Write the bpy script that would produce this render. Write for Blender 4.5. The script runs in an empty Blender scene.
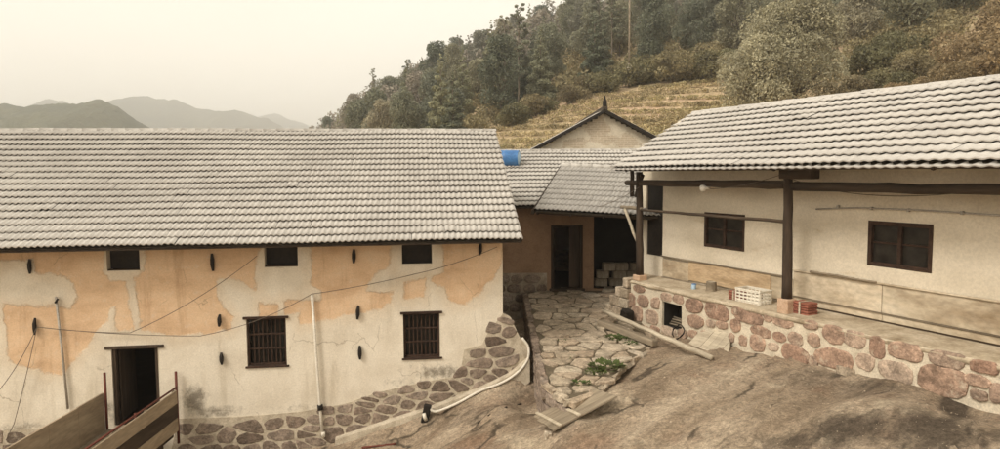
import bpy, bmesh, math, random
import numpy as np
from mathutils import Matrix, Vector
R_ = math.radians
rnd = random.Random(7)
S = bpy.context.scene
COL = S.collection

# ------------------------------------------------------------------ camera
F, CY, YH, CZ, ROLL = 700.0, 224.5, 172.0, 6.0, R_(-0.38)
TH = math.atan((CY - YH) / F)
cam_d = bpy.data.cameras.new('camera')
cam = bpy.data.objects.new('camera', cam_d)
COL.objects.link(cam)
cam_d.sensor_width = 36.0
cam_d.lens = F / 1000 * 36.0
cam_d.clip_start = 0.05
cam_d.clip_end = 30000
cam.matrix_world = Matrix.Translation((0, 0, CZ)) @ Matrix.Rotation(math.pi / 2 - TH, 4, 'X') @ Matrix.Rotation(ROLL, 4, 'Z')
S.camera = cam

# ------------------------------------------------------------------ sky, sun, exposure (hazy overcast, warm)
W = bpy.data.worlds.new('World')
S.world = W
W.use_nodes = True
nt = W.node_tree
nt.nodes.clear()
SUN_EL, SUN_AZ = R_(45), R_(228)      # azimuth clockwise from +Y (away from the camera)
sky = nt.nodes.new('ShaderNodeTexSky')
sky.sky_type = 'NISHITA'
sky.sun_disc = False
sky.sun_elevation = SUN_EL
sky.sun_rotation = SUN_AZ
sky.air_density, sky.dust_density, sky.ozone_density = 1.0, 4.0, 1.0
b1 = nt.nodes.new('ShaderNodeBackground'); b1.inputs['Strength'].default_value = 0.05
b2 = nt.nodes.new('ShaderNodeBackground'); b2.inputs['Color'].default_value = (1.0, 0.94, 0.815, 1); b2.inputs['Strength'].default_value = 0.67
mx = nt.nodes.new('ShaderNodeMixShader'); mx.inputs[0].default_value = 0.93
wo = nt.nodes.new('ShaderNodeOutputWorld')
nt.links.new(sky.outputs[0], b1.inputs['Color'])
ctc = nt.nodes.new('ShaderNodeTexCoord'); cmp_ = nt.nodes.new('ShaderNodeMapping'); cmp_.inputs['Scale'].default_value = (1, 1, 3.5)
cn = nt.nodes.new('ShaderNodeTexNoise'); cn.inputs['Scale'].default_value = 2.2; cn.inputs['Detail'].default_value = 4
cr_ = nt.nodes.new('ShaderNodeValToRGB'); cr_.color_ramp.elements[0].position = 0.3; cr_.color_ramp.elements[0].color = (0.95, 0.865, 0.715, 1); cr_.color_ramp.elements[1].position = 0.65; cr_.color_ramp.elements[1].color = (1.0, 0.922, 0.77, 1)
nt.links.new(ctc.outputs['Generated'], cmp_.inputs['Vector']); nt.links.new(cmp_.outputs[0], cn.inputs['Vector']); nt.links.new(cn.outputs['Fac'], cr_.inputs[0]); nt.links.new(cr_.outputs[0], b2.inputs['Color'])
nt.links.new(b1.outputs[0], mx.inputs[1]); nt.links.new(b2.outputs[0], mx.inputs[2])
nt.links.new(mx.outputs[0], wo.inputs['Surface'])
sun_d = bpy.data.lights.new('sun', 'SUN')
sun_d.energy, sun_d.angle, sun_d.color = 1.5, R_(17), (1.0, 0.93, 0.83)
sun = bpy.data.objects.new('sun', sun_d)
COL.objects.link(sun)
sd_ = Vector((math.sin(SUN_AZ) * math.cos(SUN_EL), math.cos(SUN_AZ) * math.cos(SUN_EL), math.sin(SUN_EL)))
sun.rotation_euler = sd_.to_track_quat('Z', 'Y').to_euler()
sun.location = sd_ * 60
S.view_settings.view_transform = 'Standard'
S.view_settings.look = 'None'
S.view_settings.exposure = 1.0
S.cycles.volume_bounces = 6
S.cycles.max_bounces = 10
S.cycles.diffuse_bounces = 4
S.view_settings.gamma = 1.0

# ------------------------------------------------------------------ pixel helpers (a pixel gives a direction; walls and ground give the distance)
def ray(u, v):
    dx = (u - 500) / F; dy = -(v - CY) / F
    c, s = math.cos(ROLL), math.sin(ROLL)
    dx, dy = dx * c - dy * s, dx * s + dy * c
    return Vector((dx, math.cos(TH) + dy * math.sin(TH), -math.sin(TH) + dy * math.cos(TH)))
class Frame:
    """upright frame: local x along a facade, y into the building, z up (absolute)"""
    def __init__(s, ox, oy, deg):
        s.ox, s.oy, s.a = ox, oy, R_(deg); s.c, s.s = math.cos(s.a), math.sin(s.a)
    def loc(s, x, y):
        x -= s.ox; y -= s.oy; return (x * s.c + y * s.s, -x * s.s + y * s.c)
    def w(s, x, y, z=0.0):
        return Vector((s.ox + x * s.c - y * s.s, s.oy + x * s.s + y * s.c, z))
    def hy(s, u, v, y=0.0):
        d = ray(u, v); o = s.loc(0, 0); dx, dy = d.x * s.c + d.y * s.s, -d.x * s.s + d.y * s.c
        t = (y - o[1]) / dy; return (o[0] + t * dx, CZ + t * d.z)
def hz(u, v, z):
    d = ray(u, v); t = (z - CZ) / d.z; return Vector((d.x * t, d.y * t, z))
def hd(u, v, y):
    d = ray(u, v); t = y / d.y; return Vector((d.x * t, y, CZ + t * d.z))
LF = Frame((268 - 500) / F * 14.6, 14.6, 7.4)       # long farmhouse facade
RF = Frame(288 / F * 13.5, 13.5, -64.8)             # house on the terrace, line of its posts
CF = Frame(0.0, 21.0, 0.0)                          # house at the head of the yard

# ------------------------------------------------------------------ numpy noise / fields
_rng = np.random.default_rng(11)
_lat = _rng.random((512, 512))
def vnoise(x, y):
    xi = np.floor(x).astype(int); yi = np.floor(y).astype(int); fx = x - xi; fy = y - yi
    fx = fx * fx * (3 - 2 * fx); fy = fy * fy * (3 - 2 * fy)
    a = _lat[xi % 512, yi % 512]; b = _lat[(xi + 1) % 512, yi % 512]; c = _lat[xi % 512, (yi + 1) % 512]; d = _lat[(xi + 1) % 512, (yi + 1) % 512]
    return (a * (1 - fx) + b * fx) * (1 - fy) + (c * (1 - fx) + d * fx) * fy
def fbm(x, y, o=5, g=0.5):
    r = 0; a = 1; t = 0
    for i in range(o):
        r = r + a * vnoise(x * 2 ** i + 17.3 * i, y * 2 ** i + 5.1 * i); t += a; a *= g
    return r / t - 0.5
class RBF:
    def __init__(s, pts):
        p = np.array(pts, float); s.p = p[:, :2]; s.m = p[:, 2].mean()
        d = np.linalg.norm(s.p[:, None] - s.p[None], axis=2)
        n = len(p); A = np.zeros((n + 1, n + 1)); A[:n, :n] = -d; A[:n, n] = 1; A[n, :n] = 1
        s.w = np.linalg.solve(A, np.append(p[:, 2], 0))
    def __call__(s, x, y):
        x = np.asarray(x, float); y = np.asarray(y, float); r = np.full(x.shape, s.w[-1])
        for (px, py), w in zip(s.p, s.w[:-1]): r = r - w * np.sqrt((x - px) ** 2 + (y - py) ** 2 + 0.01)
        return r
def inpoly(px, py, poly):
    ins = np.zeros(px.shape, bool); n = len(poly)
    for i in range(n):
        x1, y1 = poly[i]; x2, y2 = poly[(i + 1) % n]
        if y1 == y2: continue
        ins ^= ((y1 > py) != (y2 > py)) & (px < (x2 - x1) * (py - y1) / (y2 - y1) + x1)
    return ins
def sdist(px, py, poly):
    d = np.full(px.shape, 1e9); n = len(poly)
    for i in range(n):
        x1, y1 = poly[i]; x2, y2 = poly[(i + 1) % n]; ex, ey = x2 - x1, y2 - y1
        t = np.clip(((px - x1) * ex + (py - y1) * ey) / (ex * ex + ey * ey + 1e-12), 0, 1)
        d = np.minimum(d, np.hypot(px - x1 - t * ex, py - y1 - t * ey))
    return np.where(inpoly(px, py, poly), d, -d)

# ------------------------------------------------------------------ materials
class NT:
    def __init__(s, name):
        s.m = bpy.data.materials.new(name); s.m.use_nodes = True; s.t = s.m.node_tree; s.n = s.t.nodes
        s.b = s.n['Principled BSDF']; s.tc = s.n.new('ShaderNodeTexCoord'); s.geo = s.n.new('ShaderNodeNewGeometry'); s.oi = s.n.new('ShaderNodeObjectInfo')
    def l(s, a, b): s.t.links.new(a, b)
    def co(s, k, sc=None):
        o = s.geo.outputs['Position'] if k == 'P' else s.tc.outputs['Object']
        if sc is None: return o
        mp = s.n.new('ShaderNodeMapping'); mp.inputs['Scale'].default_value = sc; s.l(o, mp.inputs['Vector']); return mp.outputs[0]
    def noise(s, scale, detail=5, rough=0.6, k='O', sc=None, dist=0.0):
        n = s.n.new('ShaderNodeTexNoise'); n.inputs['Scale'].default_value = scale; n.inputs['Detail'].default_value = detail
        n.inputs['Roughness'].default_value = rough; n.inputs['Distortion'].default_value = dist; s.l(s.co(k, sc), n.inputs['Vector']); return n.outputs['Fac']
    def ramp(s, f, stops):
        r = s.n.new('ShaderNodeValToRGB'); e = r.color_ramp.elements
        while len(e) < len(stops): e.new(0.5)
        for i, (p, c) in enumerate(stops):
            e[i].position = p; e[i].color = (*c, 1) if len(c) == 3 else c
        s.l(f, r.inputs[0]); return r.outputs[0]
    def math(s, op, a, b=None, c=None):
        n = s.n.new('ShaderNodeMath'); n.operation = op
        for i, q in enumerate((a, b, c)):
            if q is None: continue
            if isinstance(q, (int, float)): n.inputs[i].default_value = q
            else: s.l(q, n.inputs[i])
        return n.outputs[0]
    def maprange(s, v, a, b, c=0.0, d=1.0, smooth=True):
        n = s.n.new('ShaderNodeMapRange'); n.interpolation_type = 'SMOOTHSTEP' if smooth else 'LINEAR'
        s.l(v, n.inputs[0])
        for i, q in enumerate((a, b, c, d)): n.inputs[1 + i].default_value = q
        return n.outputs[0]
    def mix(s, f, a, b, mode='MIX'):
        n = s.n.new('ShaderNodeMix'); n.data_type = 'RGBA'; n.blend_type = mode
        for i, q in ((0, f), (6, a), (7, b)):
            if isinstance(q, (int, float)): n.inputs[i].default_value = q
            elif isinstance(q, tuple): n.inputs[i].default_value = (*q, 1)
            else: s.l(q, n.inputs[i])
        return n.outputs[2]
    def attr(s, name):
        n = s.n.new('ShaderNodeAttribute'); n.attribute_name = name; return n.outputs['Fac']
    def bump(s, h, strength=0.4, dist=0.02):
        n = s.n.new('ShaderNodeBump'); n.inputs['Strength'].default_value = strength; n.inputs['Distance'].default_value = dist
        s.l(h, n.inputs['Height'])
        if s.b.inputs['Normal'].links: s.l(s.b.inputs['Normal'].links[0].from_socket, n.inputs['Normal'])
        s.l(n.outputs[0], s.b.inputs['Normal'])
    def value(s, col, f):
        n = s.n.new('ShaderNodeHueSaturation'); s.l(col, n.inputs['Color']); s.l(f, n.inputs['Value']); return n.outputs[0]
    def done(s, col, rough=0.9, spec=0.25):
        if isinstance(col, tuple): s.b.inputs['Base Color'].default_value = (*col, 1)
        else: s.l(col, s.b.inputs['Base Color'])
        s.b.inputs['Roughness'].default_value = rough; s.b.inputs['Specular IOR Level'].default_value = spec
        return s.m
def simple(name, c1, c2, scale=6, k='O', sc=None, rough=0.9, bump=0.3, bscale=40, rv=0.0, island=0.0, spec=0.25, c3=None, bdist=0.01):
    t = NT(name)
    st = [(0.3, c1), (0.7, c2)] if c3 is None else [(0.28, c1), (0.5, c2), (0.72, c3)]
    c = t.ramp(t.noise(scale, 6, 0.62, k, sc), st)
    f = t.noise(scale * 7, 4, 0.6, k, sc)
    c = t.value(c, t.maprange(f, 0.25, 0.75, 0.82, 1.16))
    if rv: c = t.value(c, t.maprange(t.oi.outputs['Random'], 0, 1, 1 - rv, 1 + rv, False))
    if island: c = t.value(c, t.maprange(t.geo.outputs['Random Per Island'], 0, 1, 1 - island, 1 + island, False))
    if bump: t.bump(t.noise(bscale, 5, 0.65, k, sc), bump, bdist)
    return t.done(c, rough, spec)
M = {}
def mk_tile(name, k=1.0, grime=0.3):
    t = NT(name)
    c = t.ramp(t.noise(0.5, 6, 0.6, 'P'), [(0.3, (0.37 * k, 0.345 * k, 0.312 * k)), (0.5, (0.425 * k, 0.4 * k, 0.365 * k)), (0.75, (0.465 * k, 0.44 * k, 0.402 * k))])
    c = t.value(c, t.maprange(t.oi.outputs['Random'], 0, 1, 0.95, 1.05, False))
    c = t.value(c, t.maprange(t.geo.outputs['Random Per Island'], 0, 1, 0.95, 1.05, False))
    g = t.noise(7, 5, 0.7, 'P'); c = t.mix(t.maprange(g, 0.58, 0.8, 0, grime), c, (0.2, 0.175, 0.14))
    c = t.value(c, t.maprange(t.noise(60, 3, 0.6, 'P'), 0.3, 0.7, 0.92, 1.07))
    t.bump(t.noise(90, 3, 0.6, 'P'), 0.2, 0.003)
    return t.done(c, 0.8, 0.3)
M['tile_old'] = mk_tile('weathered_cement_tile', 0.72, 0.55)
M['tile'] = mk_tile('cement_tile')
M['deck'] = simple('roof_boarding', (0.035, 0.028, 0.02), (0.07, 0.055, 0.04), 5)
M['wood_dark'] = simple('weathered_dark_timber', (0.022, 0.015, 0.01), (0.07, 0.048, 0.032), 5, sc=(1, 1, 0.12), bump=0.5, bscale=30, rv=0.15)
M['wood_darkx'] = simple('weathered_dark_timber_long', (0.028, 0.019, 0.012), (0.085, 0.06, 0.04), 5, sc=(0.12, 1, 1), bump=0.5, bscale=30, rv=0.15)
M['wood_grey'] = simple('grey_timber', (0.14, 0.11, 0.075), (0.3, 0.245, 0.175), 4, sc=(0.12, 1, 1), bump=0.5, bscale=30, rv=0.12)
M['wood_pale'] = simple('pale_dry_timber', (0.3, 0.25, 0.18), (0.52, 0.45, 0.34), 4, sc=(0.15, 1, 1), bump=0.4, bscale=30, rv=0.1)
M['wood_frame'] = simple('window_timber', (0.022, 0.013, 0.009), (0.06, 0.033, 0.021), 7, bump=0.3, rv=0.1)
M['gang_board'] = simple('brown_side_board', (0.22, 0.165, 0.11), (0.4, 0.32, 0.22), 2.5, sc=(0.2, 1, 1), bump=0.5, bscale=25, rv=0.1)
M['wood_brown'] = simple('brown_plank', (0.27, 0.185, 0.1), (0.47, 0.345, 0.215), 3.5, sc=(0.3, 1, 1.2), bump=0.5, bscale=25, c3=(0.5, 0.39, 0.26))
M['board'] = simple('whitewashed_board', (0.27, 0.2, 0.125), (0.47, 0.39, 0.28), 2.0, sc=(0.45, 1, 1), bump=0.4, bscale=22, rv=0.08, c3=(0.58, 0.5, 0.38))
M['dark'] = simple('interior_shade_black', (0.012, 0.010, 0.008), (0.025, 0.02, 0.016), 3, bump=0)  # near-black colour that paints the shade of rooms and recesses
M['iron'] = simple('black_iron', (0.008, 0.007, 0.006), (0.025, 0.018, 0.013), 12, rough=0.7, bump=0.3)
M['rust_red'] = simple('red_oxide_paint', (0.075, 0.018, 0.012), (0.15, 0.042, 0.026), 9, rough=0.6, bump=0.2)
M['pvc'] = simple('old_white_plastic', (0.58, 0.53, 0.44), (0.72, 0.67, 0.57), 6, rough=0.5, bump=0.1, spec=0.4)
M['pvc_grey'] = simple('grey_metal_pipe', (0.28, 0.25, 0.21), (0.42, 0.38, 0.32), 6, rough=0.55, bump=0.1, spec=0.4)
M['cable'] = simple('grey_cable', (0.10, 0.08, 0.06), (0.16, 0.13, 0.1), 6, bump=0)
def mk_stone(name, cols, smear):
    t = NT(name)
    c = t.ramp(t.oi.outputs['Random'], [(i / (len(cols) - 1), q) for i, q in enumerate(cols)])
    ad = t.n.new('ShaderNodeVectorMath'); ad.operation = 'ADD'; t.l(t.tc.outputs['Object'], ad.inputs[0]); t.l(t.oi.outputs['Location'], ad.inputs[1])
    def nz(s, d=6, r=.68):
        q = t.n.new('ShaderNodeTexNoise'); q.inputs['Scale'].default_value = s; q.inputs['Detail'].default_value = d; q.inputs['Roughness'].default_value = r; t.l(ad.outputs[0], q.inputs['Vector']); return q.outputs['Fac']
    c = t.value(c, t.maprange(nz(5), .3, .7, .62, 1.35)); c = t.value(c, t.maprange(nz(24), .3, .7, .72, 1.25))
    c = t.mix(t.maprange(nz(3.6, 7, .72), .56, .66, 0, .75), c, smear)
    t.bump(nz(9), .9, .05); t.bump(nz(40, 4), .6, .01)
    return t.done(c, .95, .15)
M['stone_pink'] = mk_stone('pink_field_stone', [(.27, .18, .128), (.4, .275, .2), (.33, .245, .185), (.3, .185, .13), (.43, .335, .255), (.37, .245, .175)], (.5, .41, .31))
M['stone_dark'] = mk_stone('dark_field_stone', [(.13, .097, .074), (.25, .195, .152), (.19, .145, .112), (.3, .24, .19), (.21, .155, .118)], (.33, .275, .21))
M['flag'] = mk_stone('yard_flagstone', [(.31, .25, .18), (.41, .345, .26), (.36, .28, .2), (.46, .39, .3)], (.25, .19, .13))
M['mortar_ledge'] = simple('dirty_lime_ledge', (0.23, 0.175, 0.11), (0.42, 0.345, 0.245), 2.2, bump=0.7, bscale=20, bdist=0.02, c3=(0.52, 0.44, 0.33))
M['mortar_grey'] = simple('weathered_mortar', (0.34, 0.285, 0.21), (0.56, 0.485, 0.375), 5, bump=0.6, bscale=25, bdist=0.02)
M['joint'] = simple('earth_and_moss_joint', (0.075, 0.058, 0.035), (0.15, 0.118, 0.08), 5, k='P', bump=0.6)
M['mortar_white'] = simple('lime_mortar', (0.46, 0.395, 0.295), (0.68, 0.6, 0.47), 5, bump=0.6, bscale=25, bdist=0.02)
M['concrete'] = simple('old_concrete', (0.2, 0.16, 0.115), (0.42, 0.355, 0.27), 3, bump=0.5, bscale=30)
M['clay_red'] = simple('red_clay', (0.16, 0.055, 0.035), (0.3, 0.115, 0.075), 8, rv=0.15, bump=0.3)
M['block'] = simple('fired_block', (0.42, 0.27, 0.17), (0.58, 0.42, 0.3), 8, rv=0.08, bump=0.3)
M['crate'] = simple('off_white_plastic', (0.62, 0.57, 0.47), (0.75, 0.7, 0.6), 4, rough=0.45, bump=0.05, spec=0.4)
M['blue'] = simple('blue_plastic', (0.035, 0.12, 0.30), (0.06, 0.19, 0.42), 3, rough=0.45, bump=0.05, spec=0.4)
M['blue_pale'] = simple('pale_blue_lid', (0.3, 0.42, 0.55), (0.42, 0.55, 0.65), 3, rough=0.5, bump=0.05)
M['bark'] = simple('bark', (0.07, 0.055, 0.04), (0.2, 0.165, 0.12), 5, sc=(1, 1, 0.25), bump=0.6, bscale=12, bdist=0.03)
M['porcelain'] = simple('white_glass', (0.7, 0.66, 0.58), (0.78, 0.74, 0.66), 4, rough=0.25, bump=0, spec=0.5)
def mk_glass():
    t = NT('dusty_window_glass'); c = t.ramp(t.noise(5, 4), [(0.3, (0.012, 0.010, 0.008)), (0.7, (0.035, 0.03, 0.024))])
    return t.done(c, 0.3, 0.15)
M['glass'] = mk_glass()
def leafmat(name, stops, rv=0.3, hv=0.04, trans=0.35):
    t = NT(name)
    c = t.ramp(t.oi.outputs['Random'], stops)
    c = t.value(c, t.maprange(t.geo.outputs['Random Per Island'], 0, 1, 1 - rv, 1 + rv, False))
    c = t.value(c, t.maprange(t.noise(0.7, 3, 0.5, 'P'), 0.3, 0.7, 0.75, 1.2))
    m = t.done(c, 0.6, 0.2)
    c = c; tr = t.n.new('ShaderNodeBsdfTranslucent'); t.l(c, tr.inputs['Color'])
    ms = t.n.new('ShaderNodeMixShader'); ms.inputs[0].default_value = trans
    t.l(t.b.outputs[0], ms.inputs[1]); t.l(tr.outputs[0], ms.inputs[2]); t.l(ms.outputs[0], t.n['Material Output'].inputs['Surface'])
    return m
M['leaf_wood'] = leafmat('woodland_leaf', [(0.0, (0.233, 0.238, 0.166)), (0.2, (0.132, 0.150, 0.107)), (0.4, (0.311, 0.293, 0.194)), (0.55, (0.187, 0.198, 0.136)), (0.7, (0.311, 0.269, 0.223)), (0.85, (0.156, 0.174, 0.126)), (1.0, (0.342, 0.308, 0.214))], 0.2)
M['leaf_fir'] = leafmat('fir_needles', [(0.0, (0.146, 0.163, 0.112)), (0.5, (0.220, 0.224, 0.149)), (1.0, (0.305, 0.299, 0.185))])
M['leaf_scrub'] = leafmat('scrub_leaf', [(0.0, (0.223, 0.200, 0.107)), (0.4, (0.149, 0.145, 0.080)), (0.7, (0.283, 0.238, 0.133)), (1.0, (0.178, 0.149, 0.090))])
M['leaf_olive'] = leafmat('olive_leaf', [(0.0, (0.340, 0.319, 0.213)), (1.0, (0.386, 0.354, 0.239))], 0.4)
M['leaf_rust'] = leafmat('russet_leaf', [(0.0, (0.25, 0.185, 0.1)), (0.5, (0.3, 0.225, 0.13)), (1.0, (0.22, 0.175, 0.1))], 0.35)
M['leaf_tea'] = leafmat('tea_leaf', [(0.0, (0.34, 0.28, 0.155)), (0.5, (0.46, 0.38, 0.22)), (1.0, (0.38, 0.325, 0.17))], 0.5)
M['weed'] = leafmat('weed_leaf', [(0.0, (0.07, 0.10, 0.03)), (1.0, (0.1, 0.125, 0.04))], 0.3)

# ------------------------------------------------------------------ object helpers
def link(o, parent=None):
    COL.objects.link(o)
    if parent is not None: o.parent = parent
    return o
def tag(o, label=None, cat=None, group=None, kind=None):
    for k, v in (('label', label), ('category', cat), ('group', group), ('kind', kind)):
        if v: o[k] = v
    return o
def empty(name, loc=(0, 0, 0), rz=0.0):
    o = bpy.data.objects.new(name, None); o.empty_display_size = 0.3
    o.location = loc; o.rotation_euler = (0, 0, rz); return link(o)
def mesh(name, verts, faces, mat=None, smooth=False):
    me = bpy.data.meshes.new(name); me.from_pydata([tuple(v) for v in verts], [], faces); me.update()
    if mat: me.materials.append(M[mat] if isinstance(mat, str) else mat)
    if smooth: me.polygons.foreach_set('use_smooth', [True] * len(me.polygons))
    return me
def ob(name, me, parent=None, mw=None):
    o = bpy.data.objects.new(name, me)
    if mw is not None: o.matrix_local = mw
    return link(o, parent)
class MB:
    def __init__(s): s.v = []; s.f = []
    def add(s, v, f):
        n = len(s.v); s.v += [tuple(q) for q in v]; s.f += [[i + n for i in q] for q in f]
    def box(s, x0, x1, y0, y1, z0, z1, ch=0.0, mat=None):
        bm = bmesh.new(); bmesh.ops.create_cube(bm, size=1)
        for q in bm.verts: q.co = Vector(((x0 + x1) / 2 + q.co.x * (x1 - x0), (y0 + y1) / 2 + q.co.y * (y1 - y0), (z0 + z1) / 2 + q.co.z * (z1 - z0)))
        if ch: bmesh.ops.bevel(bm, geom=bm.edges[:], offset=ch, segments=1, affect='EDGES')
        v = [mat @ q.co if mat else q.co.copy() for q in bm.verts]; bm.verts.index_update()
        s.add(v, [[q.index for q in f.verts] for f in bm.faces]); bm.free()
    def tube(s, pts, r, n=10, cap=True, wob=0.0, seed=0):
        pts = [Vector(p) for p in pts]; rr = r if isinstance(r, (list, tuple)) else [r] * len(pts); rg = random.Random(seed); rings = []
        up = None; base = len(s.v)
        for i, p in enumerate(pts):
            t = (pts[min(i + 1, len(pts) - 1)] - pts[max(i - 1, 0)]).normalized()
            if up is None: up = Vector((0, 0, 1)) if abs(t.z) < 0.9 else Vector((0, 1, 0))
            a = t.cross(up).normalized(); up = a.cross(t).normalized()
            for k in range(n):
                q = 2 * math.pi * k / n; w = 1 + wob * (rg.random() - 0.5) * 2
                s.v.append(tuple(p + (a * math.cos(q) + up * math.sin(q)) * rr[i] * w))
        for i in range(len(pts) - 1):
            for k in range(n):
                s.f.append([base + i * n + k, base + (i + 1) * n + k, base + (i + 1) * n + (k + 1) % n, base + i * n + (k + 1) % n])
        if cap:
            s.f.append([base + k for k in range(n)]); s.f.append([base + (len(pts) - 1) * n + k for k in range(n)][::-1])
    def prism(s, poly, y0, y1):      # poly in x,z extruded along y
        n = len(poly)
        s.add([(x, y0, z) for x, z in poly] + [(x, y1, z) for x, z in poly], [list(range(n)), list(range(2 * n - 1, n - 1, -1))] + [[i, i + n, (i + 1) % n + n, (i + 1) % n] for i in range(n)])
    def ob(s, name, mat, parent=None, smooth=False, mw=None):
        me = mesh(name, s.v, s.f, mat, smooth)
        bm = bmesh.new(); bm.from_mesh(me); bmesh.ops.recalc_face_normals(bm, faces=bm.faces[:]); bm.to_mesh(me); bm.free()
        return ob(name, me, parent, mw)
def boxo(name, x0, x1, y0, y1, z0, z1, mat, parent=None, ch=0.008):
    b = MB(); b.box(x0, x1, y0, y1, z0, z1, ch); return b.ob(name, mat, parent)
def logpts(p0, p1, n, wob, seed):
    rg = random.Random(seed); p0, p1 = Vector(p0), Vector(p1)
    return [p0.lerp(p1, i / n) + Vector((rg.uniform(-wob, wob), rg.uniform(-wob, wob), rg.uniform(-wob, wob))) * (0 if i in (0, n) else 1) for i in range(n + 1)]
def logo(name, p0, p1, r0, r1, mat, parent=None, n=10, seg=8, wob=0.012, seed=1, rough=0.08):
    b = MB(); b.tube(logpts(p0, p1, seg, wob, seed), [r0 + (r1 - r0) * i / seg for i in range(seg + 1)], n, True, rough, seed)
    return b.ob(name, mat, parent, True)

# rounded stones -----------------------------------------------------
def chaikin(p, it=2):
    for _ in range(it):
        q = []
        for i in range(len(p)):
            a, b = p[i], p[(i + 1) % len(p)]
            q += [(a[0] * .75 + b[0] * .25, a[1] * .75 + b[1] * .25), (a[0] * .25 + b[0] * .75, a[1] * .25 + b[1] * .75)]
        p = q
    return p
def resample(p, n):
    L = [0]
    for i in range(len(p)): L.append(L[-1] + math.dist(p[i], p[(i + 1) % len(p)]))
    out = []; j = 0
    for k in range(n):
        t = L[-1] * k / n
        while L[j + 1] < t: j += 1
        a, b = p[j], p[(j + 1) % len(p)]; f = (t - L[j]) / max(1e-9, L[j + 1] - L[j]); out.append((a[0] + (b[0] - a[0]) * f, a[1] + (b[1] - a[1]) * f))
    return out
def stone_mesh(name, poly, depth, mat, seed, base=0.04, rough=0.05):
    """domed stone: poly (2D about its centre) in x,z; face towards -y"""
    rg = random.Random(seed); n = 16; p = resample(poly, n); v = []; f = []
    p = [(x * (k := 1 + rg.uniform(-rough, rough)), z * k) for x, z in p]
    size = max(math.hypot(*q) for q in p)
    for sc, d in ((1.0, base), (0.985, -depth * 0.35), (0.88, -depth * 0.95)):
        for (x, z) in p:
            j = 1 + rg.uniform(-rough, rough)
            v.append((x * sc * j, d * (1 + rg.uniform(-.25, .25)) if d < 0 else d, z * sc * j))
    v.append((rg.uniform(-.1, .1) * size, -depth * rg.uniform(0.9, 1.1), 0))
    for r in range(2):
        for k in range(n): f.append([r * n + k, r * n + (k + 1) % n, (r + 1) * n + (k + 1) % n, (r + 1) * n + k])
    for k in range(n): f.append([2 * n + k, 2 * n + (k + 1) % n, 3 * n])
    return mesh(name, v, f, mat, False)
def clip(poly, a, b):               # keep side of bisector nearer to a
    mxp, myp = (a[0] + b[0]) / 2, (a[1] + b[1]) / 2; nx, ny = b[0] - a[0], b[1] - a[1]; out = []
    for i in range(len(poly)):
        p, q = poly[i], poly[(i + 1) % len(poly)]
        dp = (p[0] - mxp) * nx + (p[1] - myp) * ny; dq = (q[0] - mxp) * nx + (q[1] - myp) * ny
        if dp <= 0: out.append(p)
        if dp * dq < 0:
            t = dp / (dp - dq); out.append((p[0] + (q[0] - p[0]) * t, p[1] + (q[1] - p[1]) * t))
    return out
def voronoi(seeds, R=1.5):
    cells = []
    for i, a in enumerate(seeds):
        c = [(a[0] - R, a[1] - R), (a[0] + R, a[1] - R), (a[0] + R, a[1] + R), (a[0] - R, a[1] + R)]
        for j, b in enumerate(seeds):
            if j != i and abs(a[0] - b[0]) < 2 * R and abs(a[1] - b[1]) < 2 * R: c = clip(c, a, b)
            if len(c) < 3: break
        cells.append(c)
    return cells
def shrink(c, m):                   # move every vertex towards the centroid by about m metres
    cx = sum(p[0] for p in c) / len(c); cy = sum(p[1] for p in c) / len(c); o = []
    for p in c:
        d = math.hypot(p[0] - cx, p[1] - cy); k = max(0.3, (d - m) / d) if d > 1e-6 else 1
        o.append(((p[0] - cx) * k, (p[1] - cy) * k))
    return (cx, cy), o

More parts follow.
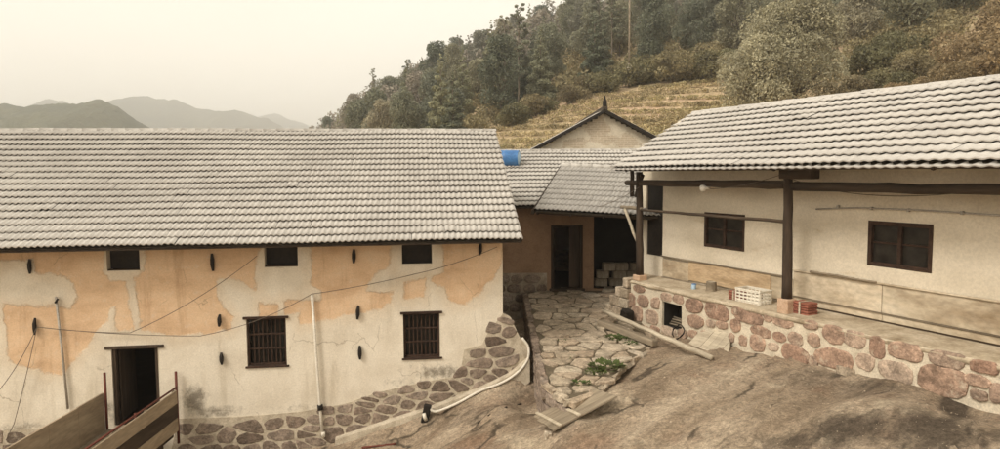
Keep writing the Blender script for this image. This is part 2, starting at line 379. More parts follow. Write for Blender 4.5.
# tiled roofs ---------------------------------------------------------
def tile_data(w, ln, amp, th, n=12):
    """cement tile with two rolls; local x along the eave, y up the slope, z out of the roof"""
    v = []
    for (y, dz, lo) in ((0.0, th, True), (0.0, th, False), (ln, 0.0, False)):
        for i in range(n + 1):
            q = i / n * 2; ph = q - math.floor(q)
            h = amp * (0.5 - 0.5 * math.cos(2 * math.pi * ph)) ** 1.15
            v.append(((i / n - 0.5) * w * 1.012, y, h + dz - (0.021 if lo else 0)))
    m = n + 1
    f = [[i, i + 1, m + i + 1, m + i] for i in range(n)] + [[m + i, m + i + 1, 2 * m + i + 1, 2 * m + i] for i in range(n)]
    return v, f
def tiled_roof(house, x0, x1, eave, ridge, tw, ex, amp=0.028, n_ind=0, pick=None, deck_th=0.05, skew=0.0, seed=0, tile_mat='tile', ridge_tiles=True, back=True, jit=1.0, th=0.056, double=False):
    """eave=(y,z), ridge=(y,z) in house coordinates; returns the roof part"""
    rg = random.Random(seed)
    dy, dz = ridge[0] - eave[0], ridge[1] - eave[1]; L = math.hypot(dy, dz); c, s = dy / L, dz / L
    b = MB()
    def sheet(yy0, zz0, yy1, zz1, sx=0.0):
        d = math.hypot(yy1 - yy0, zz1 - zz0); nx, nz = -(zz1 - zz0) / d, (yy1 - yy0) / d
        if nz < 0: nx, nz = -nx, -nz
        q = [(x0, yy0, zz0), (x1, yy0, zz0), (x1, yy1, zz1), (x0 + sx, yy1, zz1)]
        lo = [(x, y - nx * deck_th, z - nz * deck_th) for x, y, z in q]
        b.add(q + lo, [[0, 1, 2, 3], [7, 6, 5, 4], [0, 4, 5, 1], [1, 5, 6, 2], [2, 6, 7, 3], [3, 7, 4, 0]])
    sheet(*eave, *ridge, skew)
    if back: sheet(2 * ridge[0] - eave[0], eave[1], *ridge)
    roof = b.ob('roof', 'deck', house)
    v, f = tile_data(tw, ex * 1.18, amp, th)
    me = mesh('roof_tile', v, f, tile_mat, True)
    me.polygons.foreach_set('use_smooth', [i >= len(f) // 2 for i in range(len(f))])
    basis = Matrix(((1, 0, 0, 0), (0, c, -s, 0), (0, s, c, 0), (0, 0, 0, 1)))
    nc = int(round((x1 - x0) / tw)); nr = int(round(L / ex)); tw_ = (x1 - x0) / nc; ex_ = L / nr
    spots = []
    for r in range(nr):
        for k in range(nc):
            if skew and x0 + (k + 0.5) * tw_ < x0 + skew * (r + 0.5) / nr: continue
            jx, jz, jr = rg.gauss(0, .003) * jit, abs(rg.gauss(0, .0025)) * jit, rg.gauss(0, .005) * jit
            if rg.random() < 0.006 * jit: jz += 0.015
            m = Matrix.Translation((x0 + (k + .5) * tw_ + jx, eave[0] + c * r * ex_ - s * 0.012 - c * 0.06 + rg.gauss(0, .003) * jit * c, eave[1] + s * r * ex_ + c * 0.012 - s * 0.06 + jz + .05 * (.5 + float(fbm(np.array((x0 + k * tw_) * .35 + seed), np.array(r * ex_ * .4), 2))))) @ basis @ Matrix.Rotation(jr, 4, 'Z')
            spots.append(m)
    if double:
        for k in range(nc): spots.append(Matrix.Translation((x0 + (k + .5) * tw_, eave[0] - c * .1 + s * .035, eave[1] - s * .1 - c * .05)) @ basis)
    if n_ind and pick:
        spots.sort(key=lambda m: pick(m.translation))
    for m in spots[:n_ind]: ob('roof_tile', me, roof, m)
    rest = spots[n_ind:]
    if rest:
        va = np.array(v); fa = np.array(f); V = []; FF = []
        for i, m in enumerate(rest):
            mm = np.array(m); V.append(va @ mm[:3, :3].T + mm[:3, 3]); FF.append(fa + i * len(v))
        V = np.concatenate(V); FF = np.concatenate(FF)
        me2 = mesh('roof_tiles', V.tolist(), FF.tolist(), tile_mat, True)
        me2.polygons.foreach_set('use_smooth', np.tile([i >= len(f) // 2 for i in range(len(f))], len(rest)).tolist())
        tag(ob('roof_tiles', me2, roof), kind='stuff')
    if ridge_tiles:
        n = 7; v = []; f = []
        for xx, sc in ((-0.5, 1.0), (0.5, 0.9)):
            for i in range(n):
                q = math.pi * i / (n - 1); v.append((xx * 0.36, -math.cos(q) * 0.11 * sc, math.sin(q) * 0.075 * sc))
        for i in range(n - 1): f.append([i, i + 1, n + i + 1, n + i])
        f.append(list(range(n)))
        rm = mesh('ridge_tile', v, f, tile_mat, True)
        nn = int((x1 - x0 - skew) / 0.33)
        for i in range(nn):
            x = x0 + skew + (i + .5) * (x1 - x0 - skew) / nn
            ob('ridge_tile', rm, roof, Matrix.Translation((x, ridge[0] + rg.gauss(0, .006), ridge[1] + 0.02 + rg.gauss(0, .004))) @ Matrix.Rotation(rg.gauss(0, .02), 4, 'Z'))
    return roof

# facade sheets with openings ------------------------------------------
def facade(name, x0, x1, z0, z1, openings, step, mat, parent, y=0.0, reveal=0.3, attrs=None, warp=0.006, rev_mat=None, topfn=None):
    xs = set(np.round(np.arange(x0, x1 + 1e-6, step), 4)); zs = set(np.round(np.arange(z0, z1 + 1e-6, step), 4)); xs |= {x0, x1}; zs |= {z0, z1}
    for a, b_, c, d in openings: xs |= {a, b_}; zs |= {c, d}
    def clean(q, keep):
        q = sorted(q); o = []
        for t in q:
            if o and t - o[-1] < step * 0.35:
                if t in keep: o[-1] = t
                continue
            o.append(t)
        return np.array(o)
    xs = clean(xs, {t for o in openings for t in o[:2]} | {x0, x1}); zs = clean(zs, {t for o in openings for t in o[2:]} | {z0, z1})
    X, Z = np.meshgrid(xs, zs, indexing='ij'); Y = y + warp * 2 * fbm(X * 1.3, Z * 1.3, 3)
    nx, nz = len(xs), len(zs); V = np.stack([X, Y, Z], -1).reshape(-1, 3).tolist(); Fc = []
    for i in range(nx - 1):
        for j in range(nz - 1):
            cx, cz = (xs[i] + xs[i + 1]) / 2, (zs[j] + zs[j + 1]) / 2
            if any(a < cx < b_ and c < cz < d for a, b_, c, d in openings): continue
            if topfn and cz > topfn(cx): continue
            Fc.append([i * nz + j, (i + 1) * nz + j, (i + 1) * nz + j + 1, i * nz + j + 1])
    nb = len(V); nfront = len(Fc)
    for a, b_, c, d in openings:
        q = [(a, c), (b_, c), (b_, d), (a, d)]; k = len(V)
        V += [(p[0], y - 0.004, p[1]) for p in q] + [(p[0], y + reveal, p[1]) for p in q]
        for i in range(4): Fc.append([k + i, k + 4 + i, k + 4 + (i + 1) % 4, k + (i + 1) % 4])
    me = mesh(name, V, Fc, mat)
    for an, fn in (attrs or {}).items():
        at = me.attributes.new(an, 'FLOAT', 'POINT'); val = np.zeros(len(V))
        val[:nb] = fn(X, Z).reshape(-1)
        if len(V) > nb: val[nb:] = -1
        at.data.foreach_set('value', val)
    return ob(name, me, parent)
def shell(parent, x0, x1, y0, y1, z0, eave_z, ridge, mat, floor=True):
    """back wall, two gable walls and a floor behind a facade"""
    boxo('wall', x0, x1, y1 - 0.25, y1, z0, eave_z, mat, parent, 0)
    for xa, xb in ((x0, x0 + 0.25), (x1 - 0.25, x1)):
        b = MB(); pr = [(y0 + 0.02, z0), (y1 - 0.26, z0), (y1 - 0.26, eave_z), (ridge[0], ridge[1] - 0.12), (y0 + 0.02, eave_z)]
        n = len(pr); b.add([(xa, p, q) for p, q in pr] + [(xb, p, q) for p, q in pr], [list(range(n))[::-1], list(range(n, 2 * n))] + [[i, (i + 1) % n, (i + 1) % n + n, i + n] for i in range(n)])
        b.ob('wall', mat, parent)
HAZE = 0.00085
# ------------------------------------------------------------------ the ground
hill = RBF([(-51, 200, 9), (-26, 185, 24), (-5, 170, 28), (10, 160, 35), (11.4, 80, 15.4), (5, 55, 7.7), (0, 58, 7.6), (-1, 70, 10), (25.7, 75, 15.3), (17, 60, 11.3), (22.8, 55, 10.3),
            (27, 38, 9.7), (43, 60, 20), (51, 120, 32), (107, 150, 50), (4, 33, 5.5), (14, 33, 6.5), (-10, 30, 2), (-30, 30, -2), (-60, 60, -9), (-60, 120, -10), (-50, 150, -5), (-100, 200, -16), (-80, 300, -22),
            (-35, 100, -2), (-20, 90, 5), (-51, 260, -2), (-20, 260, 15), (10, 260, 25), (100, 260, 60), (-200, 300, -30), (0, 20, 0.6), (10, 20, 1.8), (14, 10, 1.6), (-10, 20, -1.2), (-15, 15, -1.5), (-25, 10, -3), (0, 0, 0.5), (10, 0, 1), (-10, 0, -1.2),
            (0, -40, 3), (30, -10, 4), (60, 40, 24), (120, 60, 45), (160, 160, 62), (60, -60, 6), (-60, -40, -6), (200, -20, 40), (-200, -50, -14), (-200, 100, -26), (0, 110, 20), (30, 110, 27), (-20, 130, 14), (60, 90, 27)])
def hill_z(x, y):
    x = np.asarray(x, float); y = np.asarray(y, float)
    d = np.hypot(x, y); k = np.clip((d - 280) / 420, 0, 1); k = k * k * (3 - 2 * k)
    z = hill(x, y) * (1 - k) - 32 * k
    return z + fbm(x * 0.06 + 3, y * 0.06 + 9, 4) * np.clip((d - 25) / 60, 0, 1) * 2.2
def sinhgrid(n, half, a=6.0):
    t = np.linspace(-1, 1, n); return np.sinh(t * a) / math.sinh(a) * half
gx = sinhgrid(230, 9000, 6.6); gy = sinhgrid(230, 9000, 6.6) + 55
X, Y = np.meshgrid(gx, gy, indexing='ij'); Z = hill_z(X, Y)
n = len(gx); idx = np.arange(n * n).reshape(n, n)
Fg = np.stack([idx[:-1, :-1], idx[1:, :-1], idx[1:, 1:], idx[:-1, 1:]], -1).reshape(-1, 4).tolist()
def mk_hillmat():
    t = NT('hillside_soil_and_grass')
    c = t.ramp(t.noise(0.12, 7, 0.65, 'P'), [(0.3, (0.28, 0.215, 0.125)), (0.48, (0.42, 0.325, 0.2)), (0.62, (0.46, 0.325, 0.22)), (0.75, (0.42, 0.34, 0.2))])
    c = t.value(c, t.maprange(t.noise(1.7, 5, 0.7, 'P'), 0.3, 0.7, 0.6, 1.3))
    t.bump(t.noise(1.2, 6, 0.7, 'P'), 0.8, 0.4)
    return t.done(c, 1.0, 0.1)
M['hill'] = mk_hillmat()
ground = ob('ground', mesh('ground', np.stack([X, Y, Z], -1).reshape(-1, 3).tolist(), Fg, 'hill', True)); tag(ground, kind='structure')

# far mountains: real ridges, the haze does the fading
def mountain(name, y0, wid, sil, seed, bumps):
    pts = [hd(u, v, y0) for u, v in sil]
    xs = np.linspace(pts[0].x, pts[-1].x, 220); hs = np.interp(xs, [p.x for p in pts], [p.z + 34 for p in pts])
    k = np.ones(5) / 5; hs = np.convolve(np.pad(hs, 2, mode='edge'), k, 'valid'); hs = hs * (1 + fbm(xs / (wid * .12) + seed, xs * 0 + seed, 5) * (.16 if wid > 300 else .05))
    ts = np.linspace(-1, 1, 41); X, T = np.meshgrid(xs, ts, indexing='ij')
    prof = 1 - np.abs(T) ** 1.25
    Z = -34 + hs[:, None] * prof + fbm(X / (wid * .25) + seed, T * 4 + seed, 5) * hs[:, None] * .28 * (1 - np.abs(T)) * np.minimum(1, np.abs(T) * 4) + fbm(X / bumps + seed, T * wid / bumps, 3) * bumps * .5
    Yv = y0 + T * wid; m, q = X.shape; idx = np.arange(m * q).reshape(m, q)
    Fm = np.stack([idx[:-1, :-1], idx[1:, :-1], idx[1:, 1:], idx[:-1, 1:]], -1).reshape(-1, 4).tolist()
    o = ob(name, mesh(name, np.stack([X, Yv, Z], -1).reshape(-1, 3).tolist(), Fm, 'mount', True)); tag(o, kind='structure'); return o
M['mount'] = simple('forested_mountain', (0.03, 0.038, 0.022), (0.085, 0.085, 0.045), 0.02, k='P', bump=0.8, bscale=0.12, bdist=4)
mountain('hill', 480, 165, [(-420, 150), (-330, 112), (-200, 98), (-90, 102), (-30, 107), (20, 106), (45, 104), (75, 103), (98, 100), (112, 103), (130, 116), (150, 130), (185, 150), (230, 170)], 1.0, 6)
mountain('mountain', 1400, 430, [(-300, 100), (-150, 96), (-40, 106), (20, 107), (48, 103), (80, 106), (108, 101), (128, 95), (148, 93), (170, 94), (190, 103), (212, 109), (232, 109), (255, 116), (285, 127), (330, 138), (420, 150), (600, 165)], 4.0, 16)
mountain('mountain', 2050, 500, [(150, 150), (215, 122), (250, 117), (275, 116), (300, 124), (360, 134), (460, 150), (640, 160)], 8.0, 21)

# rock slope between the houses ---------------------------------------
RK = []
for lx, z in ((-9, -0.35), (-5.5, -0.15), (-3.6, -0.2), (-2, 0.0), (0, 0.08), (1.25, 0.2), (2.3, 0.5), (3.3, 0.82), (4.4, 1.28), (5.2, 1.62)):
    p = LF.w(lx, -0.12); RK.append((p.x, p.y, z)); p = LF.w(lx, 0.6); RK.append((p.x, p.y, z))
for lx, z in ((-4.4, 2.2), (-3.4, 2.14), (-2.3, 2.16), (-1.4, 2.24), (-0.5, 2.32), (0.6, 2.42), (1.65, 2.48), (2.6, 2.54), (3.4, 2.57), (4.1, 2.52), (6, 2.5), (9, 2.5)):
    p = RF.w(lx, -0.24); RK.append((p.x, p.y, z)); p = RF.w(lx, 0.5); RK.append((p.x, p.y, z))
RK += [(0.42, 16, 1.0), (0.45, 18.5, 1.3), (0.45, 17.2, 1.1), (0.48, 14.9, .95), (0.54, 13.9, 1.0), (0.62, 13.0, 1.12), (0.72, 12.3, 1.3), (0.9, 11.5, 1.6), (0.2, 13.4, 1.28), (0.3, 12.4, 1.3), (1.25, 11.6, 1.86), (2.0, 12.6, 1.99), (3.0, 14.6, 2.08), (3.3, 15.8, 2.1), (3.0, 18, 1.9), (4, 21, 2.0), (0, 21, 1.6)]
for u, v, z in ((545, 442, 1.42), (600, 425, 1.72), (640, 400, 1.95), (700, 449, 2.0), (700, 395, 2.12), (760, 430, 2.2), (800, 400, 2.3), (860, 449, 2.36), (870, 405, 2.42), (930, 430, 2.42), (1000, 449, 2.38), (400, 449, 0.35), (480, 425, 0.98), (430, 430, 0.6), (500, 405, 1.3)):
    p = hz(u, v, z); RK.append((p.x, p.y, z))
RK += [(0, 6, 1.1), (4, 6, 1.9), (-5, 8, 0.1), (-8, 10, -0.3), (9, 4, 2.4), (-12, 12, -0.5), (0, 1, 1.3), (12, 10, 2.5), (-12, 2, -0.6), (6, 1, 2.1), (-3, 10.5, 0.1)]
rock = RBF(RK)
_b = [hz(870, 425, 2.4), hz(950, 440, 2.4), hz(770, 430, 2.2), hz(650, 420, 1.9)]
_h = hz(957, 412, 2.45); _h2 = hz(975, 425, 2.4)
BUL = [(_b[0].x, _b[0].y, 1.0, .2), (_b[1].x, _b[1].y, .8, .16), (_b[2].x, _b[2].y, .9, .12), (_b[3].x, _b[3].y, .9, .06), (_h.x, _h.y, .25, -.1), (_h2.x, _h2.y, .35, -.04)]
def rock_z(x, y):
    x = np.asarray(x, float); y = np.asarray(y, float)
    a = x * 0.8 + y * 0.6; b = -x * 0.6 + y * 0.8
    bul = 0.0
    for bx, by, br, bh in BUL: bul = bul + bh * np.exp(-((x - bx) ** 2 + (y - by) ** 2) / br ** 2)
    st = fbm(a * 0.45 + 4, b * 1.7 + 2, 5); rg = 0.5 - np.abs(fbm(a * 0.35 + 9, b * 1.1, 4)) * 2
    q = (a * 0.25 + b * 1.15 + fbm(a * .5, b * .9, 3) * 2.2); stair = (q - np.floor(q)) ** 5
    return rock(x, y) + bul + stair * 0.075 * np.clip(fbm(x * .4 + 30, y * .4, 2) * 4 + .6, 0, 1) + st * 0.16 + (rg - 0.35) * 0.06 + fbm(x * 2.5, y * 2.5, 4) * 0.035
def gp(u, v):
    d = ray(u, v); t = np.linspace(2, 40, 1900); x, y, z = d.x * t, d.y * t, CZ + d.z * t
    k = np.argmax(z < rock_z(x, y)); return Vector((x[k], y[k], z[k]))
gx = np.arange(-13, 13.01, 0.055); gy = np.arange(-4, 21.6, 0.055)
X, Y = np.meshgrid(gx, gy, indexing='ij'); Z = rock_z(X, Y)
e = np.minimum.reduce([X + 13, 13 - X, Y + 4, 21.6 - Y]); Z = Z - np.clip(0.8 - e, 0, 1) * 2.0
m, q = X.shape; idx = np.arange(m * q).reshape(m, q)
Fm = np.stack([idx[:-1, :-1], idx[1:, :-1], idx[1:, 1:], idx[:-1, 1:]], -1).reshape(-1, 4).tolist()
rme = mesh('rock_slope', np.stack([X, Y, Z], -1).reshape(-1, 3).tolist(), Fm, None, True)
def blobs(lst):
    r = np.zeros(X.shape)
    for u, v, ru, rv, w in lst:
        c = gp(u, v); e1 = gp(u + ru, v) - c; e2 = gp(u, v + rv if v + rv < 500 else v - rv) - c
        A = np.array([[e1.x, e2.x], [e1.y, e2.y]]); Ai = np.linalg.inv(A)
        a = Ai[0, 0] * (X - c.x) + Ai[0, 1] * (Y - c.y); b = Ai[1, 0] * (X - c.x) + Ai[1, 1] * (Y - c.y)
        r = np.maximum(r, w * np.exp(-(a * a + b * b)))
    return r
at = rme.attributes.new('lichen', 'FLOAT', 'POINT'); at.data.foreach_set('value', blobs([(855, 428, 55, 24, 1.15), (920, 425, 55, 24, 1.25), (790, 442, 45, 14, .95), (985, 435, 40, 16, .8), (800, 378, 45, 10, .65), (870, 388, 40, 10, .8), (690, 435, 30, 10, .5), (655, 430, 25, 8, .35), (955, 410, 16, 14, 1.5), (948, 428, 3, 14, 1.2), (968, 432, 4, 14, 1.2), (985, 442, 5, 8, 1.1), (905, 440, 40, 6, 1.1), (450, 418, 90, 12, .45), (536, 362, 14, 32, 1.2), (552, 392, 10, 8, .9), (940, 440, 70, 14, 1.0), (830, 376, 40, 5, .9), (890, 388, 30, 6, .9), (720, 398, 25, 6, .35)]).reshape(-1))
at = rme.attributes.new('pale', 'FLOAT', 'POINT'); at.data.foreach_set('value', blobs([(826, 438, 14, 9, 1), (884, 405, 14, 8, 1), (906, 410, 8, 5, .9), (620, 405, 60, 30, .6), (707, 436, 8, 4, .9), (520, 440, 40, 12, .8), (775, 386, 18, 4, .8), (640, 440, 50, 10, .5), (760, 445, 14, 5, .6), (600, 385, 20, 6, .6)]).reshape(-1))
def mk_rock():
    t = NT('weathered_rock')
    sc = (1, 1, 1)
    mp = t.n.new('ShaderNodeMapping'); mp.inputs['Rotation'].default_value = (0, 0, R_(-37)); t.l(t.geo.outputs['Position'], mp.inputs['Vector'])
    m2 = t.n.new('ShaderNodeMapping'); m2.inputs['Scale'].default_value = (0.35, 1.4, 1); t.l(mp.outputs[0], m2.inputs['Vector'])
    def nz(s, d=7, r=0.65):
        q = t.n.new('ShaderNodeTexNoise'); q.inputs['Scale'].default_value = s; q.inputs['Detail'].default_value = d; q.inputs['Roughness'].default_value = r; t.l(m2.outputs[0], q.inputs['Vector']); return q.outputs['Fac']
    c = t.ramp(nz(1.0, 3.5, .55), [(0.28, (0.18, 0.13, 0.087)), (0.44, (0.295, 0.225, 0.155)), (0.56, (0.37, 0.29, 0.207)), (0.72, (0.47, 0.38, 0.275))])
    c = t.mix(t.maprange(t.noise(0.8, 4, 0.6, 'P'), 0.52, 0.7, 0, 0.5), c, (0.23, 0.135, 0.085))
    c = t.mix(t.maprange(nz(1.7, 7, .7), 0.55, 0.68, 0, 0.5), c, (0.14, 0.105, 0.074))
    pa = t.math('ADD', t.attr('pale'), t.math('MULTIPLY', t.math('SUBTRACT', t.noise(3, 7, 0.7, 'P'), 0.5), 1.5))
    c = t.mix(t.maprange(pa, 0.35, 0.75, 0, 0.75), c, (0.44, 0.36, 0.26))
    li = t.math('ADD', t.attr('lichen'), t.math('MULTIPLY', t.math('SUBTRACT', nz(1.6, 8, .68), 0.5), 2.0))
    c = t.mix(t.maprange(li, 0.15, 1.1, 0, 0.9), c, (0.07, 0.053, 0.038))
    f = t.noise(7, 9, 0.78, 'P'); c = t.value(c, t.maprange(f, 0.32, 0.68, 0.72, 1.25))
    f2 = t.noise(20, 7, 0.8, 'P'); c = t.value(c, t.maprange(f2, 0.34, 0.66, 0.66, 1.3))
    f3 = t.noise(70, 3, 0.6, 'P'); c = t.value(c, t.maprange(f3, 0.3, 0.7, 0.84, 1.14))
    vo = t.n.new('ShaderNodeTexVoronoi'); vo.feature = 'DISTANCE_TO_EDGE'; vo.inputs['Scale'].default_value = 0.55
    ns = t.n.new('ShaderNodeTexNoise'); ns.inputs['Scale'].default_value = 2.0; ns.inputs['Detail'].default_value = 6; t.l(t.geo.outputs['Position'], ns.inputs['Vector'])
    ad = t.n.new('ShaderNodeMix'); ad.data_type = 'RGBA'; ad.blend_type = 'ADD'; ad.inputs[0].default_value = 0.55; t.l(m2.outputs[0], ad.inputs[6]); t.l(ns.outputs['Color'], ad.inputs[7]); t.l(ad.outputs[2], vo.inputs['Vector'])
    crack = t.maprange(vo.outputs['Distance'], 0.0, 0.03, 1, 0)
    crack = t.math('MULTIPLY', crack, t.maprange(t.noise(0.9, 3, 0.5, 'P'), 0.48, 0.6, 0, 0.8))
    c = t.mix(crack, c, (0.035, 0.026, 0.018))
    t.bump(nz(2.5, 4, 0.6), 0.8, 0.1); t.bump(f, 0.9, 0.06); t.bump(f2, 0.7, 0.018); t.bump(f3, 0.4, 0.008); t.bump(t.math('SUBTRACT', 1.0, crack), 0.6, 0.02)
    return t.done(c, 0.95, 0.2)
rme.materials.append(mk_rock())
tag(ob('rock_slope', rme), kind='structure')

# ------------------------------------------------------------------ the long farmhouse
def settle(root, z0):
    root.location.z = z0
    for c in root.children: c.location.z -= z0
farm = tag(empty('farmhouse', LF.w(0, 0), LF.a), 'long two-storey farmhouse with flaking ochre and white plaster under one grey tiled roof', 'house')
EAVE, RIDGE = (-0.65, 4.575), (3.84, 7.08)
def pick_L(t):
    w = LF.w(t.x, t.y, t.z); u = 500 + F * w.x / w.y
    return w.length + (500 if u < -12 else 0)
tiled_roof(farm, -10.2, 5.27, EAVE, RIDGE, 0.23, 0.268, amp=.03, n_ind=300, pick=pick_L, seed=3)
b = MB(); b.box(-10.2, 5.25, -0.665, -0.63, 4.515, 4.545, 0.004); b.ob('fascia', 'wood_dark', farm)
def rectL(u0, v0, u1, v1):
    a, d = LF.hy(u0, v0); c, e = LF.hy(u1, v1); return (round(a, 3), round(c, 3), round(e, 3), round(d, 3))
DOOR = rectL(111, 348, 161, 423); W1 = rectL(246, 319, 287, 365); W2 = rectL(403, 314, 440, 357)
U = [rectL(106, 248, 140, 271), rectL(264, 246, 298, 266.5), rectL(401, 243, 432, 265)]
U = [(a, b_, c, 4.62) for a, b_, c, d in U]
OCH = [[(-40, 235), (104, 235), (104, 270), (112, 280), (126, 282), (134, 330), (116, 332), (115, 306), (109, 308), (107, 320), (95, 332), (90, 345), (60, 376), (36, 369), (8, 362), (4, 305), (58, 306), (70, 310), (77, 298), (73, 285), (60, 274), (36, 274), (32, 260), (0, 262), (-40, 262)],
       [(146, 235), (262, 235), (255, 275), (256, 290), (238, 280), (216, 278), (219, 300), (232, 318), (230, 330), (180, 337), (142, 330), (134, 280), (144, 270)],
       [(311, 235), (391, 235), (390, 268), (378, 272), (368, 283), (365, 292), (393, 292), (392, 300), (380, 310), (345, 316), (300, 325), (296, 318), (304, 300), (320, 302), (320, 290), (311, 284)],
       [(259, 304), (279, 304), (278, 317), (259, 319)], [(283, 301), (302, 299), (301, 312), (284, 316)], [(404, 281), (427, 278), (424, 297), (404, 300)],
       [(443, 235), (505, 235), (501, 268), (492, 280), (485, 285), (480, 295), (465, 305), (450, 302), (446, 290), (432, 283), (430, 278), (443, 272)]]
OCHL = [[LF.hy(*p) for p in q] for q in OCH]
def f_och(X, Z):
    r = np.full(X.shape, -9.0)
    for q in OCHL: r = np.maximum(r, sdist(X, Z, q))
    return r
def f_mould(X, Z):
    r = np.zeros(X.shape)
    for u, v, ru, rv, w in ((195, 400, 14, 18, 1), (215, 412, 35, 8, .8), (300, 408, 60, 9, .5), (440, 372, 30, 9, .9), (400, 382, 40, 9, .5), (110, 410, 10, 16, .7), (20, 428, 40, 8, .7), (250, 385, 60, 25, .25), (330, 390, 50, 20, .3)):
        cx, cz = LF.hy(u, v); r = np.maximum(r, w * np.exp(-((X - cx) / (ru / 46)) ** 2 - ((Z - cz) / (rv / 46)) ** 2))
    return r
def mk_plaster():
    t = NT('ochre_and_white_plaster')
    sd = t.attr('ochre')
    n1 = t.math('MULTIPLY', t.math('SUBTRACT', t.noise(3.2, 7, 0.68), 0.5), 0.3); n2 = t.math('MULTIPLY', t.math('SUBTRACT', t.noise(22, 5, 0.7), 0.5), 0.10)
    msk = t.maprange(t.math('ADD', t.math('ADD', sd, n1), n2), -0.03, 0.035)
    white = t.ramp(t.noise(1.3, 6, 0.6), [(0.3, (0.57, 0.50, 0.395)), (0.55, (0.68, 0.612, 0.5)), (0.8, (0.73, 0.668, 0.555))])
    white = t.mix(t.maprange(t.noise(2.6, 5, 0.65, 'O', (1.0, 1, 0.14)), 0.53, 0.74, 0, 0.5), white, (0.43, 0.36, 0.26))
    och = t.ramp(t.noise(1.7, 6, 0.62, 'O', (0.7, 1, 1.2)), [(0.3, (0.52, 0.345, 0.21)), (0.5, (0.64, 0.45, 0.285)), (0.72, (0.7, 0.53, 0.365))])
    och = t.mix(t.maprange(t.noise(5, 6, 0.7), 0.52, 0.72, 0, 0.7), och, (0.64, 0.50, 0.36))
    och = t.mix(t.maprange(t.noise(3.0, 5, 0.65, 'O', (1.0, 1, 0.12)), 0.52, 0.72, 0, 0.5), och, (0.36, 0.22, 0.125))
    halo = t.maprange(t.math('ADD', sd, t.math('MULTIPLY', n1, 1.6)), -0.3, 0.0, 0, 0.4); white = t.mix(halo, white, (0.62, 0.49, 0.345))
    c = t.mix(msk, white, och)
    mo = t.math('ADD', t.attr('mould'), t.math('MULTIPLY', t.math('SUBTRACT', t.noise(7, 8, 0.75), 0.5), 1.6))
    c = t.mix(t.maprange(mo, 0.35, 1.0, 0, 0.8), c, (0.10, 0.08, 0.055))
    c = t.value(c, t.maprange(t.noise(30, 5, 0.7), 0.3, 0.7, 0.9, 1.08))
    vo = t.n.new('ShaderNodeTexVoronoi'); vo.feature = 'DISTANCE_TO_EDGE'; vo.inputs['Scale'].default_value = 0.7; dn = t.n.new('ShaderNodeTexNoise'); dn.inputs['Scale'].default_value = 3; dn.inputs['Detail'].default_value = 5; t.l(t.tc.outputs['Object'], dn.inputs['Vector']); t.l(t.mix(.25, t.co('O', (1, 1, 0.6)), dn.outputs['Color'], 'ADD'), vo.inputs['Vector'])
    ck = t.math('MULTIPLY', t.maprange(vo.outputs['Distance'], 0, .006, 1, 0), t.maprange(t.noise(1.1, 3), .5, .6, 0, .5)); c = t.mix(ck, c, (.2, .15, .1))
    t.bump(t.noise(2.5, 6, 0.6), 0.5, 0.05); t.bump(t.noise(35, 5, 0.7), 0.4, 0.006)
    t.bump(t.math('SUBTRACT', 1.0, msk), 1.0, 0.012)
    return t.done(c, 0.93, 0.2)
M['plaster'] = mk_plaster()
facade('wall', -9.9, 4.93, -0.8, 4.86, [DOOR, W1, W2] + U, 0.06, 'plaster', farm, attrs={'ochre': f_och, 'mould': f_mould}, warp=0.012)
shell(farm, -9.9, 4.93, 0.02, 7.68, -0.8, 4.86, RIDGE, 'concrete')
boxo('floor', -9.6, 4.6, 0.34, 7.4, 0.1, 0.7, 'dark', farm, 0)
boxo('upper_floor', -9.6, 4.6, 0.34, 7.4, 3.3, 3.4, 'wood_dark', farm, 0)
for q in [W1, W2] + U:                                  # dark rooms behind each window
    pass
def barred_window(parent, q, nv, nh, y=0.06, sill=True, head=0.06, pane=True):
    x0, x1, z0, z1 = q; b = MB(); f = 0.045
    b.box(x0, x0 + f, y, y + 0.07, z0, z1, 0.005); b.box(x1 - f, x1, y, y + 0.07, z0, z1, 0.005)
    b.box(x0 + f, x1 - f, y + 0.002, y + 0.068, z0, z0 + f, 0.005); b.box(x0 + f, x1 - f, y + 0.002, y + 0.068, z1 - f, z1, 0.005)
    if head: b.box(x0 - head, x1 + head, -0.05, 0.1, z1 - 0.005, z1 + 0.045, 0.006)
    if sill: b.box(x0 - 0.04, x1 + 0.05, -0.035, 0.09, z0 - 0.035, z0 + 0.004, 0.006)
    w = b.ob('window', 'wood_frame', parent)
    for i in range(nv):
        xc = x0 + f + (x1 - x0 - 2 * f) * (i + 1) / (nv + 1); boxo('bar', xc - 0.013, xc + 0.013, y + 0.02, y + 0.046, z0 + f, z1 - f, 'wood_frame', w, 0.003)
    for i in range(nh):
        zc = z0 + f + (z1 - z0 - 2 * f) * (i + 1) / (nh + 1); boxo('rail', x0 + f, x1 - f, y + 0.012, y + 0.056, zc - 0.018, zc + 0.018, 'wood_frame', w, 0.004)
    if pane:
        n = 2
        for i in range(n):
            a = x0 + f + (x1 - x0 - 2 * f) * i / n; boxo('pane', a + 0.004, a + (x1 - x0 - 2 * f) / n - 0.004, y + 0.13, y + 0.136, z0 + f * .5, z1 - f * .5, 'glass', w, 0)
    return w
barred_window(farm, W1, 7, 2); barred_window(farm, W2, 7, 2)
for q in U:
    x0, x1, z0, z1 = q; w = boxo('window', x0 - 0.01, x1 + 0.01, 0.03, 0.12, z0 - 0.01, z0 + 0.035, 'wood_dark', farm, 0.004)
    boxo('opening_shade_panel', x0 + .005, x1 - .005, 0.17, 0.2, z0 + 0.036, z1, 'iron', w, 0.002)  # black panel stands in for the shade inside the upper opening
x0, x1, z0, z1 = DOOR
